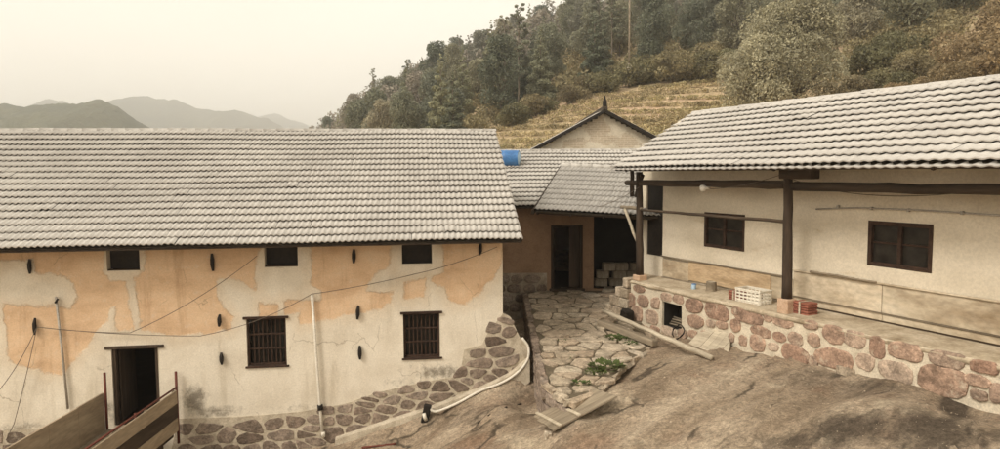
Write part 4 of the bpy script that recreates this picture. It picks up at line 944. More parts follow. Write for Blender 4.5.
for i, (u, v, w, h) in enumerate(STN):
    cx, cz = rw(u, v, PY - .02); hw = (rw(u + w / 2, v, PY)[0] - rw(u - w / 2, v, PY)[0]) / 2 * 1.08; hh = (rw(u, v - h / 2, PY)[1] - rw(u, v + h / 2, PY)[1]) / 2 * 1.12
    rg = random.Random(i * 3 + 1); poly = []
    # courses follow the plinth, seen slanting in perspective: outline in the wall plane
    ex = rg.uniform(2.3, 4.2)
    for k in range(22):
        a = 2 * math.pi * k / 22; c_, s_ = math.cos(a), math.sin(a); r = (abs(c_) ** ex + abs(s_) ** ex) ** (-1 / ex) * (1 + rg.uniform(-.09, .09))
        poly.append((c_ * r * hw, s_ * r * hh))
    tilt = rg.uniform(-.08, .08); poly = [(x + z * tilt, z + x * tilt * .5) for x, z in poly]
    ob('stone', stone_mesh('stone', chaikin(poly, 1), rg.uniform(.006, .02), 'stone_pink', 300 + i, .04, .05), pl, Matrix.Translation((cx, PY - .016, cz)))
for k in range(14):     # more stones along the unseen near end
    cx = 4.6 + (k // 2) * .45 + rnd.uniform(-.05, .05); cz = 2.62 + (k % 2) * .34
    ob('stone', stone_mesh('stone', chaikin([(-.2, -.13), (.2, -.14), (.21, .12), (-.19, .13)], 2), .015, 'stone_pink', 500 + k, .04), pl, Matrix.Translation((cx, PY - .016, cz)))
# steps up to the terrace at the far end
for k in range(4):
    z0 = zc(18) - .1 + k * .27; nl = 1.15 - k * .31
    x = -4.8
    while x > -4.8 - nl + .05:
        w = min(rnd.uniform(.3, .5), x + 4.8 + nl); m = MB(); m.box(x - w + .008, x - .004, -.3 + rnd.uniform(-.02, .02), .68, z0 + .004, z0 + .262, .022)
        m.v = [(a + rnd.uniform(-.01, .01), c + rnd.uniform(-.012, .012), e + rnd.uniform(-.008, .008)) for a, c, e in m.v]; m.ob('step_stone', 'flag', ter); x -= w
settle(ter, LED)

# ------------------------------------------------------------------ things standing on the ledge
def RW(x, y, z): return RF.w(x, y, z)
def onledge(u, v, y): x, z = rw(u, v, y); return x
def frame_at(name, x, y, z, dz=0.0): return empty(name, RF.w(x, y, z), RF.a + dz)
# plastic crate
cx = onledge(754, 303, .22); cr = frame_at('plastic_crate', cx, .2, LED, 0.06); tag(cr, 'off-white slatted plastic crate on the stone ledge', 'crate')
w, d, h = .64, .36, .29
b = MB(); b.box(-w / 2, w / 2, -d / 2, d / 2, 0.0, .02, .004); b.ob('base', 'crate', cr)
for s in (-1, 1):
    b = MB(); y0 = s * d / 2
    for k in range(4): b.box(-w / 2, w / 2, y0 - .008, y0 + .008, .03 + k * .068, .065 + k * .068, .003)
    for k in range(7): xx = -w / 2 + .012 + k * (w - .024) / 6; b.box(xx - .012, xx + .012, y0 - .011, y0 + .011, .0, h - .03, .003)
    b.ob('side', 'crate', cr)
    b = MB(); x0 = s * w / 2
    for k in range(4): b.box(x0 - .008, x0 + .008, -d / 2 + .01, d / 2 - .01, .03 + k * .068, .065 + k * .068, .003)
    for k in range(4): yy = -d / 2 + .03 + k * (d - .06) / 3; b.box(x0 - .0105, x0 + .0105, yy - .012, yy + .012, .0, h - .03, .003)
    b.ob('end', 'crate', cr)
b = MB(); t_ = .022
b.box(-w / 2 - .012, w / 2 + .012, -d / 2 - .014, -d / 2 + .014, h - .03, h, .004); b.box(-w / 2 - .012, w / 2 + .012, d / 2 - .014, d / 2 + .014, h - .03, h, .004)
b.box(-w / 2 - .012, -w / 2 + .014, -d / 2 + .015, d / 2 - .015, h - .03, h, .004); b.box(w / 2 - .014, w / 2 + .012, -d / 2 + .015, d / 2 - .015, h - .03, h, .004)
b.ob('rim', 'crate', cr)
# strapped bundles of red roof tiles
for u, v, lab, ww, n in ((738, 303, 'small strapped bundle of red clay tiles beside the white crate', .3, 4), (805, 313, 'strapped bundle of red clay tiles beside the block of the middle post', .36, 5)):
    cx = onledge(u, v, .15); t = frame_at('tile_bundle', cx, .15, LED, rnd.uniform(-.1, .1)); tag(t, lab, 'tile bundle')
    for k in range(n):
        boxo('clay_tile', -ww / 2 + rnd.uniform(-.01, .01), ww / 2 + rnd.uniform(-.01, .01), -.13 + rnd.uniform(-.01, .01), .13, k * .05 + .002, k * .05 + .044, 'clay_red', t, .008)
    b = MB(); b.box(-.02, .02, -.15, .145, n * .05, n * .05 + .006); b.box(-.02, .02, -.15, -.144, 0.002, n * .05); b.ob('strap', 'wood_pale', t)
# chopping block, blue can
cx = onledge(711, 299, .3); t = frame_at('wood_stump', cx, .3, LED); tag(t, 'short sawn wooden stump on the ledge between blue can and red tiles', 'stump')
b = MB(); b.tube([(0, 0, 0), (0, 0, .08), (0, 0, .2), (.004, 0, .235)], [.125, .118, .115, .11], 14, True, .03, 5); b.ob('trunk', 'wood_grey', t)
b = MB(); b.tube([(0, 0, .2345), (0, 0, .239)], [.1, .098], 14); b.ob('cut_face', 'wood_pale', t)
cx = onledge(693.5, 294, .2); t = frame_at('paint_can', cx, .2, LED, .4); tag(t, 'small dented pale blue can on the stone ledge', 'can')
b = MB(); b.tube([(0, 0, 0), (0, 0, .01), (.004, 0, .07), (.01, 0, .12)], [.052, .056, .054, .056], 12, True, .02, 3); b.ob('body', 'blue_pale', t, True)
b = MB(); b.tube([(.01, 0, .118), (.01, 0, .128)], .06, 12); b.ob('rim', 'blue', t)
# lamp on the beam
b = MB(); b.tube([(0, 0, .07), (0, 0, .05), (0, 0, .02), (0, 0, -.03), (0, 0, -.07), (0, 0, -.085)], [.03, .035, .07, .085, .06, .02], 12, True); x_, z_ = rw(704, 188, -.12)
lp = frame_at('lamp', x_, -.13, z_); tag(lp, 'round white glass lamp fixed to the log beam', 'lamp'); o = b.ob('globe', 'porcelain', lp, True); o.rotation_euler = (0, R_(80), 0)
b = MB(); b.tube([(.06, 0, 0), (.13, .0, 0), (.13, .05, 0)], .03, 8); b.ob('holder', 'pvc', lp, True)
def cableR(pts, sag, label):
    return cable([RF.w(*p) for p in pts], sag, label)
cableR([(x_ + .1, -.05, z_ - .02), (0.0, -.12, 5.93)], [0.06], 'thin cable from the white lamp to the top of the middle post')
cableR([(0.1, -.1, 5.85), (1.2, .6, 5.55), (3.6, .62, 5.75)], [.05, .08], 'thin cable sagging under the terrace eave above the larger window')
cableR([(-4.6, -.1, 5.0 + .6), (-5.2, -.9, 5.1)], [.05], 'short cable tied to the far post of the terrace')

# ------------------------------------------------------------------ house at the head of the yard
ctr = tag(empty('yard_house', (1.2, 21.0, 0)), 'low pinkish house with dark doorway at the head of the flagged yard', 'house')
CE, CR = (20.5 - 21, 4.97), (24.0 - 21, 6.68)
X0 = -1.2
tiled_roof(ctr, -4.2, 8.0, CE, CR, 0.26, 0.27, seed=9, amp=.026)
DC = (1.53 - 1.2, 2.5 - 1.2, 2.45, 4.4); OPN = (1.62, 7.3, 2.43, 4.8)
def mk_pinkwall():
    t = NT('pinkish_earth_wall')
    c = t.ramp(t.noise(1.4, 6, 0.65), [(0.3, (0.2, 0.125, 0.078)), (0.55, (0.3, 0.195, 0.125)), (0.75, (0.37, 0.255, 0.17))])
    c = t.value(c, t.maprange(t.noise(25, 5, 0.7), 0.3, 0.7, 0.88, 1.1)); t.bump(t.noise(3, 6, 0.6), 0.5, 0.05); return t.done(c, 0.95, 0.15)
M['pinkwall'] = mk_pinkwall()
facade('wall', -4.0, 7.8, 1.2, 5.16, [DC, OPN], 0.2, 'pinkwall', ctr, reveal=.3, warp=.02)
boxo('recess_shade_panel', OPN[0] - .3, 7.4, 1.9, 2.0, 2.0, 5.2, 'dark', ctr, 0); boxo('recess_shade_panel', OPN[0] - .36, OPN[0] - .3, .32, 2.0, 2.0, 5.2, 'dark', ctr, 0)  # added near-black sheets that make the open recess read as deep shade
for xx in (OPN[0] + 1.5, OPN[0] + 3.0): logo('post', (xx, .12, 2.2), (xx, .12, OPN[3]), .09, .085, 'wood_dark', ctr, 8, 5, .01, 8)
shell(ctr, -4.0, 7.8, .02, 6.0, 1.2, 5.16, CR, 'pinkwall')
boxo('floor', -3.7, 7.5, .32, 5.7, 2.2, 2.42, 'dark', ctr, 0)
b = MB(); b.box(DC[0], DC[0] + .07, .05, .16, DC[2], DC[3], .005); b.box(DC[1] - .07, DC[1], .05, .16, DC[2], DC[3], .005); b.box(DC[0] + .07, DC[1] - .07, .052, .158, DC[3] - .08, DC[3] - .001, .005); b.box(DC[0] - .05, DC[1] + .05, -.1, .2, DC[2] - .1, DC[2] + .02, .01); b.ob('door_frame', 'wood_dark', ctr)
boxo('door', DC[0] + .08, DC[0] + .12, .2, .62, DC[2] + .03, DC[3] - .08, 'wood_dark', ctr, .005)
boxo('door', DC[1] - .4, DC[1] - .075, .17, .21, DC[2] + .03, DC[3] - .08, 'wood_dark', ctr, .005)
# stone footing left of the door
b = MB(); b.box(-2.0, DC[0] - .12, -.03, .0, 1.3, 2.95, .0); base = b.ob('rubble_footing', 'concrete', ctr)
for r in range(4):
    x = -1.9 + (r % 2) * .2
    while x < DC[0] - .3:
        w = rnd.uniform(.32, .5); w = min(w, DC[0] - .14 - x)
        ob('stone', stone_mesh('stone', chaikin([(-w / 2, -.13), (w / 2, -.13), (w / 2, .13), (-w / 2, .13)], 2), .05, 'stone_dark', int(x * 50) + r, .03), base, Matrix.Translation((x + w / 2, -.035, 1.9 + r * .29))); x += w + .035
settle(ctr, 2.0)
# lean-to roof over the yard corner
la = hd(530, 210.5, 19.2)
le = tag(empty('lean_to', (la.x, la.y, 0), R_(-16)), 'low lean-to roof of grey tiles between the two houses over the dark yard corner', 'lean-to')
le.rotation_euler = (0, R_(2.4), R_(-16)); zl = la.z; TOP = (3.5, 6.12)
tiled_roof(le, 0.0, 3.9, (0.0, zl), TOP, 0.24, 0.4, seed=12, ridge_tiles=False, back=False, amp=.03, jit=.7, th=.034, tile_mat='tile_old')
b = MB(); b.add([(-.06, -.1, zl - .02), (.02, -.1, zl + .07), (.02, 3.5, 6.22), (-.06, 3.5, 6.1), (-.06, -.1, zl - .1), (.02, -.1, zl - .1), (.02, 3.5, 6.03), (-.06, 3.5, 6.03)], [[0, 1, 2, 3], [0, 4, 5, 1], [4, 0, 3, 7], [1, 5, 6, 2], [4, 7, 6, 5]]); b.ob('verge_board', 'wood_dark', le)
b = MB()
for i in range(11): b.tube([(.02 + i * .34, 3.5, 6.2), (.37 + i * .34, 3.5, 6.19)], [.09, .08], 8)
b.ob('ridge_cap', 'tile', le, True)
logo('beam', (.05, .25, zl - .04), (3.8, .25, zl - .04), .06, .07, 'wood_darkx', le, 8, 8, .01, 3)
for xx in (.1, 1.0, 1.9, 2.8): logo('rafter', (xx, .05, zl - .08), (xx, 1.6, zl + .42), .04, .04, 'wood_dark', le, 7, 4, .005, 5)
logo('post', (3.3, .25, 2.3), (3.3, .25, zl - .09), .08, .07, 'wood_dark', le, 8, 5, .01, 6)
settle(le, 2.3)
# heap of blocks in the shade under the lean-to
for i in range(9):
    x = 3.15 + (i % 3) * .46 + rnd.uniform(-.05, .05); r = i // 3
    t = MB(); t.box(-.2, .2, -.14, .14, 0, .24, .02); t.v = [(a + rnd.uniform(-.01, .01), c + rnd.uniform(-.01, .01), e) for a, c, e in t.v]
    o = t.ob('building_block', 'concrete'); o.location = (x + r * .1, 21.75 + rnd.uniform(-.05, .05), 2.422 + r * .243); o.rotation_euler = (0, 0, rnd.uniform(-.1, .1))
    tag(o, 'dusty building block stacked in the dark corner under the lean-to', 'block', 'blocks under the lean-to')
# blue barrel
bc = hd(505, 158.5, 23.0); br = empty('barrel', (bc.x - .1, 23.0, bc.z - .27)); br.rotation_euler = (0, 0, R_(-14)); tag(br, 'blue plastic barrel lying on the roof of the yard house', 'barrel')
b = MB(); b.tube([(-.62, 0, .27), (-.6, 0, .27), (-.3, 0, .27), (-.27, 0, .27), (-.24, 0, .27), (.12, 0, .27), (.15, 0, .27), (.18, 0, .27), (.5, 0, .27), (.56, 0, .27)], [.2, .25, .27, .285, .27, .27, .285, .27, .265, .235], 20, True); b.ob('body', 'blue', br, True)
b = MB(); b.tube([(.561, 0, .27), (.585, 0, .27)], [.225, .215], 20); b.ob('lid', 'blue_pale', br, True)
b = MB(); b.tube([(.52 , 0, .27), (.575, 0, .27)], [.262, .258], 20, False); b.ob('hoop', 'blue', br, True)
b = MB(); b.box(-.5, .45, -.2, .2, -.22, .02, .01); b.ob('cradle', 'wood_dark', br)

# ------------------------------------------------------------------ gabled house behind
gb_ = hd(604, 111, 27.0); GX = gb_.x
gh = tag(empty('gable_house', (GX, 27.0, 0)), 'white gabled house end with exposed brick patches behind the yard house roof', 'house')
HW = 3.55; SL = 0.53; AP = gb_.z
def f_brick(X, Z):
    r = np.zeros(X.shape)
    for u, v, ru, rv, w in ((598, 128, 16, 12, 1), (575, 143, 18, 8, .9), (625, 141, 18, 10, .95), (605, 140, 26, 8, .8), (640, 145, 10, 6, .6), (590, 122, 7, 5, .7)):
        p = hd(u, v, 27.0); r = np.maximum(r, w * np.exp(-((X - (p.x - GX)) / (ru / 26)) ** 2 - ((Z - p.z) / (rv / 26)) ** 2))
    return r
def mk_gable():
    t = NT('white_gable_with_bare_brick')
    wht = t.ramp(t.noise(1.0, 6, 0.6), [(0.3, (0.52, 0.455, 0.35)), (0.6, (0.66, 0.59, 0.47))])
    br_ = t.n.new('ShaderNodeTexBrick'); br_.inputs['Scale'].default_value = 1.0; br_.inputs['Brick Width'].default_value = .26; br_.inputs['Row Height'].default_value = .085; br_.inputs['Mortar Size'].default_value = .012
    br_.inputs['Color1'].default_value = (.4, .29, .19, 1); br_.inputs['Color2'].default_value = (.27, .19, .125, 1); br_.inputs['Mortar'].default_value = (.5, .42, .31, 1)
    mp = t.n.new('ShaderNodeMapping'); mp.inputs['Rotation'].default_value = (R_(90), 0, 0); t.l(t.tc.outputs['Object'], mp.inputs['Vector']); t.l(mp.outputs[0], br_.inputs['Vector'])
    k = t.math('ADD', t.attr('brick'), t.math('MULTIPLY', t.math('SUBTRACT', t.noise(2.8, 7, 0.7), .5), 1.7))
    c = t.mix(t.maprange(k, .5, .62, 0, .55), wht, br_.outputs[0]); c = t.value(c, t.maprange(t.noise(14, 5, 0.7), .3, .7, .88, 1.1))
    t.bump(t.noise(8, 5, .6), .4, .02); return t.done(c, .95, .15)
M['gable'] = mk_gable()
facade('wall', -HW + .3, HW - .3, 3.6, AP, [], .1, 'gable', gh, warp=.02, attrs={'brick': f_brick}, topfn=lambda x: AP - .09 - abs(x) * SL)
boxo('wall', -HW + .3, -HW + .55, .01, 9, 3.6, AP - HW * SL + .0, 'limewash', gh, 0); boxo('wall', HW - .55, HW - .3, .01, 9, 3.6, AP - HW * SL, 'limewash', gh, 0); boxo('wall', -HW + .3, HW - .3, 8.8, 9.05, 3.6, AP - HW * SL, 'limewash', gh, 0)
for s in (-1, 1):
    b = MB(); z0 = AP - HW * SL
    b.add([(0, -.28, AP), (s * HW, -.28, z0), (s * HW, 9.2, z0), (0, 9.2, AP), (0, -.28, AP - .09), (s * HW, -.28, z0 - .09), (s * HW, 9.2, z0 - .09), (0, 9.2, AP - .09)], [[0, 1, 2, 3], [7, 6, 5, 4], [0, 4, 5, 1], [1, 5, 6, 2], [2, 6, 7, 3]])
    r_ = b.ob('roof', 'deck', gh)
    v, f = tile_data(.3, .37, .028, .036); va = np.array(v); fa_ = np.array(f); V = []; FF = []
    L = math.hypot(HW, HW * SL); c_, s_ = HW / L, HW * SL / L; i = 0
    for rr in range(int(L / .3)):
        for kk in range(31):
            q = L - (rr) * .3; bas = np.array(((0, -s * c_, s * s_), (s, 0, 0), (0, s_, c_))); pos = np.array((s * q * c_, -.15 + kk * .3, AP - q * s_ + .012)); V.append(va @ bas.T + pos); FF.append(fa_ + i * len(v)); i += 1
    tag(ob('roof_tiles', mesh('roof_tiles', np.concatenate(V).tolist(), np.concatenate(FF).tolist(), 'tile', True), r_), kind='stuff')
    b = MB(); b.add([(0, -.3, AP + .05), (s * (HW + .05), -.3, z0 + .02), (s * (HW + .05), -.3, z0 - .1), (0, -.3, AP - .07), (0, -.2, AP + .05), (s * (HW + .05), -.2, z0 + .02), (s * (HW + .05), -.2, z0 - .1), (0, -.2, AP - .07)], [[0, 1, 2, 3], [4, 7, 6, 5], [0, 4, 5, 1], [3, 2, 6, 7], [1, 5, 6, 2]]); b.ob('verge_board', 'iron', r_)
b = MB(); b.box(-.1, .1, -.3, 9.2, AP + .0, AP + .16, .02); b.ob('ridge_cap', 'deck', gh)
b = MB(); b.box(-.075, .075, -.29, -.1, AP + .16, AP + .34, .02); b.tube([(0, -.2, AP + .34), (0, -.2, AP + .42), (0, -.2, AP + .56)], [.09, .05, .02], 8); b.ob('finial', 'iron', gh)
settle(gh, 5.2)

# ------------------------------------------------------------------ things lying on the ground
def lay(name, u0, v0, u1, v1, r, mat, lab, cat, lift=None, sq=False, seed=1, on=gp, group=None):
    a, c = on(u0, v0), on(u1, v1); a.z += r if lift is None else lift[0]; c.z += r if lift is None else lift[1]
    d = c - a; L = d.length; b = MB()
    if sq: b.box(0, L, -r, r, -r * .8, r * .8, r * .2); b.v = [(x, y + rnd.uniform(-.01, .01), z + rnd.uniform(-.01, .01)) for x, y, z in b.v]
    else: b.tube(logpts((0, 0, 0), (L, 0, 0), 10, r * .25, seed), [r * (1 + .12 * math.sin(i)) for i in range(11)], 9, True, .08, seed)
    o = b.ob(name, mat, None, not sq); o.matrix_world = Matrix.Translation(a) @ d.to_track_quat('X', 'Z').to_matrix().to_4x4(); return tag(o, lab, cat, group)
lay('timber_beam', 600, 325, 655, 347, .09, 'wood_grey', 'short squared grey timber lying at the edge of the flagged yard', 'timber', sq=True, on=hc, lift=(.06, .08))
lay('log_pole', 604, 319, 712, 361, .055, 'wood_pale', 'long pale log pole lying across the squared timber in front of the plinth', 'log', lift=(.2, .06), on=lambda u, v: hc(u, v) if u < 650 else gp(u, v))
lay('rod', 478, 424, 521, 405, .022, 'wood_dark', 'longer of two dark sticks lying on the rock below the farmhouse', 'stick')
lay('rod', 488, 417, 507, 408, .018, 'wood_dark', 'shorter of two dark sticks lying on the rock below the farmhouse', 'stick')
lay('rod', 362, 449, 396, 445, .022, 'rust_red', 'red rusty rod lying on the rock near the foot of the farmhouse', 'rod')
# board panel with battens
pc = [gp(588, 398), gp(618, 412), gp(561, 447), gp(527, 428)]
o0 = (pc[0] + pc[1] + pc[2] + pc[3]) / 4; ex = ((pc[0] + pc[1]) / 2 - (pc[2] + pc[3]) / 2); LX = ex.length; ex.normalize(); ey0 = (pc[0] + pc[3]) / 2 - (pc[1] + pc[2]) / 2; nz_ = ex.cross(ey0).normalized(); nz_ = nz_ if nz_.z > 0 else -nz_; ey = nz_.cross(ex); WYb = max(.98, min(1.1, abs(ey0.dot(ey))))
lift = max(float(rock_z(q.x, q.y)) - q.z for q in (o0 + ex * (a * LX / 2) + ey * (c * WYb / 2) for a in np.linspace(-1, 1, 13) for c in np.linspace(-1, 1, 9)))
pn = empty('board_panel', o0); pn.matrix_world = Matrix.Translation(o0 + Vector((0, 0, lift + .022))) @ Matrix((ex, ey, nz_)).transposed().to_4x4(); tag(pn, 'old grey board panel with two battens lying on the rock before the yard', 'board')
for k in range(4): boxo('plank', -LX / 2 + rnd.uniform(-.03, .03), LX / 2 + rnd.uniform(-.03, .03), -WYb / 2 + k * WYb / 4 + .003, -WYb / 2 + (k + 1) * WYb / 4 - .003, -.02, .012, 'wood_grey', pn, .004)
for xx in (-LX / 2 + .12, -LX / 2 + .5): boxo('batten', xx - .03, xx + .03, -WYb / 2 - .03, WYb / 2 + .03, .0125, .045, 'wood_pale', pn, .005)
# broken round lid leaning on the plinth
bl = rw(708, 350, -.5); zb = 2.22
p0 = RF.w(bl[0], -.62); zb = float(rock_z(p0.x, p0.y)) + .0
ld = empty('pot_lid', (p0.x, p0.y, zb), RF.a); tag(ld, 'broken round wooden lid of pale boards leaning against the stone plinth', 'lid')
tl = Matrix.Rotation(R_(-52), 4, 'X'); wd = .155; RD = .62
for k in range(6):
    xa = -RD + .12 + k * .19; xb = xa + .183
    def hh(x): return math.sqrt(max(.02, RD ** 2 - min(RD, abs(x)) ** 2)) * .92
    poly = [(xa, .0), (xb, .0), (xb, hh(xb)), ((xa + xb) / 2, hh((xa + xb) / 2) * 1.0), (xa, hh(xa))]
    m = MB(); m.prism(poly, -.02 + rnd.uniform(-.004, .004), .02); o = m.ob('board', 'wood_pale', ld); o.matrix_local = tl
m = MB(); m.box(-.45, .42, .021, .05, .2, .26, .005); o = m.ob('batten', 'wood_grey', ld); o.matrix_local = tl
# wire coil and dark scrap at the foot of the plinth
cw = RF.w(rw(676, 340, -.4)[0], -.42); zz = float(rock_z(cw.x, cw.y)); pts = [(math.cos(a * .42) * (.17 + .01 * math.sin(a * 2.1)), math.sin(a * 1.3) * .02 - .0, .19 + math.sin(a * .42) * .17) for a in range(46)]
b = MB(); b.tube(pts, .011, 5); o = b.ob('wire_coil', 'iron', None, True); o.location = (cw.x, cw.y, zz - .01); o.rotation_euler = (R_(-25), 0, RF.a); tag(o, 'rusty wire coil leaning on the plinth under the dark niche', 'wire coil')
ck = RF.w(rw(628, 322, -.4)[0], -.45); b = MB(); b.box(-.14, .14, -.12, .12, 0, .26, .03, Matrix.Rotation(.15, 4, 'Y')); b.v = [(x + rnd.uniform(-.02, .02), y + rnd.uniform(-.02, .02), z) for x, y, z in b.v]; o = b.ob('scrap_box', 'iron'); o.location = (ck.x, ck.y, max(float(rock_z(ck.x, ck.y)), zc(ck.y)) - .01); o.rotation_euler = (0, 0, RF.a); tag(o, 'small black sooty box at the far foot of the stone plinth', 'box')
# loose rubble by the plinth and drain
for i, (u, v, s, lab) in enumerate(((657, 338, .16, 'grey loose stone beside the end of the squared timber'), (672, 342, .12, 'small loose stone under the wire coil'), (590, 396, .13, 'loose stone at the front corner of the yard paving'), (848, 374, .2, 'flat stone slab at the foot of the plinth beside the rock crack'), (579, 404, .12, 'loose stone below the yard corner beside the board panel'), (548, 437, .1, 'small stone beside the battens of the board panel'))):
    p = gp(u, v); me = stone_mesh('loose_stone', chaikin([(-s, -s * .7), (s * .9, -s * .6), (s, s * .6), (-s * .8, s * .7)], 2), s * .55, 'flag', 700 + i, .05, .1)
    o = ob('loose_stone', me); o.matrix_world = Matrix.Translation(p + Vector((0, 0, .02))) @ Matrix.Rotation(rnd.uniform(0, 6), 4, 'Z') @ FLAT; tag(o, lab, 'stone')

# loose grit and chips on the rock
gr = random.Random(77); V = []; FF = []
for i in range(1700):
    x, y = gr.uniform(-2, 8.5), gr.uniform(6.5, 15.5); lo = RF.loc(x, y); ll = LF.loc(x, y)
    if lo[1] > -.28 or ll[1] > -.3 or float(sdist(np.array([x]), np.array([y]), cpoly)[0]) > -.05: continue
    z = float(rock_z(x, y)); s = gr.uniform(.006, .016) * (2.2 if gr.random() < .06 else 1); k = len(V)
    V += [(x + s * gr.uniform(.6, 1.2) * a, y + s * gr.uniform(.6, 1.2) * b_, z + s * c) for a, b_, c in ((1, 0, 0), (0, 1, 0), (-1, 0, 0), (0, -1, 0), (.1, .1, .8))]
    FF += [[k, k + 1, k + 4], [k + 1, k + 2, k + 4], [k + 2, k + 3, k + 4], [k + 3, k, k + 4]]
tag(ob('grit', mesh('grit', V, FF, 'flag')), 'loose grit and stone chips scattered over the rock', 'grit', kind='stuff')
# ------------------------------------------------------------------ vegetation
def leaves(clumps, n, size, seed, up=0.25, flat=1.0, inner=0.55, stretch=1.0):
    rg = np.random.default_rng(seed); c = np.array(clumps); w = c[:, 3] ** 2; pick = rg.choice(len(c), n, p=w / w.sum())
    d = rg.normal(size=(n, 3)); d[:, 2] += up; d /= np.linalg.norm(d, axis=1)[:, None]
    rad = c[pick, 3] * (inner + (1.06 - inner) * rg.random(n) ** .5)
    p = c[pick, :3] + d * rad[:, None] * np.array([1, 1, flat])
    nrm = d * .7 + rg.normal(size=(n, 3)) * .6; nrm /= np.linalg.norm(nrm, axis=1)[:, None]
    a = np.cross(nrm, rg.normal(size=(n, 3))); a /= np.linalg.norm(a, axis=1)[:, None]; b = np.cross(nrm, a)
    s = size * rg.uniform(.6, 1.4, n)[:, None]
    v = np.stack([p - a * s * stretch, p + b * s * .55 + nrm * s * .12, p + a * s * stretch, p - b * s * .55 + nrm * s * .12], 1).reshape(-1, 3)
    return v, np.arange(n * 4).reshape(n, 4)
def tree_proto(name, kind, seed, H, W, n, size, mat, trunk_r=.16):
    rg = random.Random(seed); cl = []; tr = MB()
    if kind == 'broad':
        for i in range(24):
            a = rg.uniform(0, 6.28); hh = rg.uniform(.25, .97); rr = W * math.sin(math.pi * min(1, (hh - .1) / .9)) ** .7 * rg.uniform(.35, .95)
            cl.append((math.cos(a) * rr * .75, math.sin(a) * rr * .75, H * hh, W * rg.uniform(.2, .4)))
        cl.append((0, 0, H * .86, W * .35)); cl.append((0, 0, H * .5, W * .55))
        v, f = leaves(cl, n, size, seed, .35)
    elif kind == 'fir':
        for i in range(26):
            hh = .16 + .84 * i / 25; rr = W * (1 - hh) ** .8 * .75; a = i * 2.4
            cl.append((math.cos(a) * rr * .65, math.sin(a) * rr * .65, H * hh, max(.1, W * (.03 + .42 * (1 - hh)))))
        v, f = leaves(cl, n, size, seed, -.1, .6)
    elif kind == 'pine':
        for i in range(34):
            hh = .38 + .6 * i / 33; a = rg.uniform(0, 6.28); rr = W * rg.uniform(.15, .95) * (1.25 - hh)
            cl.append((math.cos(a) * rr, math.sin(a) * rr, H * hh, W * rg.uniform(.1, .2) * (1.45 - hh)))
            tr.tube([(0, 0, H * hh - .5), (math.cos(a) * rr, math.sin(a) * rr, H * hh)], [.06, .025], 5, False)
        v, f = leaves(cl, n, size, seed, .2, .6)
    elif kind == 'bush':
        for i in range(12):
            a = rg.uniform(0, 6.28); rr = W * rg.uniform(.1, .8); cl.append((math.cos(a) * rr, math.sin(a) * rr, H * rg.uniform(.25, .75) * (1.1 - rr / W * .5), W * rg.uniform(.25, .42)))
        v, f = leaves(cl, n, size, seed, .4, .85)
    root = empty(name); crown = ob('crown', mesh('crown', v.tolist(), f.tolist(), mat), root)
    h2 = H * (.9 if kind in ('fir', 'pine') else .6)
    tr.tube(logpts((0, 0, -.8), (rg.uniform(-.2, .2), rg.uniform(-.2, .2), h2), 6, .08, seed), [trunk_r * (1 - .13 * i) for i in range(7)], 7)
    if kind in ('broad', 'bush'):
        for c in cl[:7]: tr.tube([(0, 0, H * .22), (c[0] * .4, c[1] * .4, (H * .22 + c[2]) / 2), (c[0] * .9, c[1] * .9, c[2])], [trunk_r * .5, trunk_r * .35, trunk_r * .15], 5, False)
    tr.ob('trunk', 'bark', root, True)
    return root
def clone(root):
    r = root.copy(); COL.objects.link(r)
    for ch in root.children:
        c = ch.copy(); COL.objects.link(c); c.parent = r
    return r
used = set()
def place(root, x, y, s, label, cat, group=None, dz=0.0, sz=1.0):
    r = root if root.name not in used else clone(root)
    used.add(root.name)
    r.location = (x, y, float(hill_z(x, y)) + dz); r.rotation_euler = (0, 0, rnd.uniform(0, 6.28)); r.scale = (s, s, s * sz)
    return tag(r, label, cat, group)
PB = [tree_proto('broadleaf_tree', 'broad', 40 + i, H, W, 9000, .14, 'leaf_wood') for i, (H, W) in enumerate(((8.5, 3.4), (9.5, 3.3), (7.5, 3.6), (10.5, 3.0)))]
PFI = [tree_proto('fir_tree', 'fir', 60 + i, H, W, 7000, .13, 'leaf_fir', .15) for i, (H, W) in enumerate(((10.5, 2.6), (9.0, 2.4)))]
PP = [tree_proto('pine_tree', 'pine', 70 + i, H, W, 4200, .13, 'leaf_wood', .14) for i, (H, W) in enumerate(((13, 2.6), (11.5, 2.3)))]
PS = [tree_proto('shrub', 'bush', 80 + i, H, W, 4200, .1, 'leaf_scrub', .07) for i, (H, W) in enumerate(((2.8, 2.2), (2.3, 2.4)))]
def px(x, y, z):
    v = cam.matrix_world.inverted() @ Vector((x, y, z)); return 500 - F * v.x / v.z, CY + F * v.y / v.z
def tea_top(u): return float(np.interp(u, [480, 520, 560, 600, 650, 700, 740, 770], [132, 126, 108, 94, 86, 81, 79, 88]))
cand = []
rg = random.Random(21); tries = 0
while len(cand) < 520 and tries < 26000:
    tries += 1
    y = 60 + 160 * rg.random() ** .8; x = rg.uniform(-.32, .8) * y
    z = float(hill_z(x, y)); u, v = px(x, y, z); ut, vt = px(x, y, z + 9)
    if u < 312 or u > 1040 or vt > 150 or v < -60 or vt < -170: continue
    if v > (tea_top(u) - 3 if u > 482 else 172) and u < 775: continue
    if y < 80 and u > 740 and v > 72: continue
    if x > -2 and y < 70 and not (u > 830 and y > 52 and v < 60): continue
    if any((x - a) ** 2 + (y - b) ** 2 < 4.5 ** 2 for a, b, _, _ in cand): continue
    cand.append((x, y, u, v))
cand.sort(key=lambda q: q[1])
G = 'trees of the hillside wood'
LAB = {'b': 'round-crowned broadleaf tree in the hillside wood', 'f': 'pointed dark fir in the hillside wood', 'p': 'tall thin pine with sparse crown in the hillside wood'}
cnt = {'b': 0, 'f': 0, 'p': 0}
vis = cand[:330]
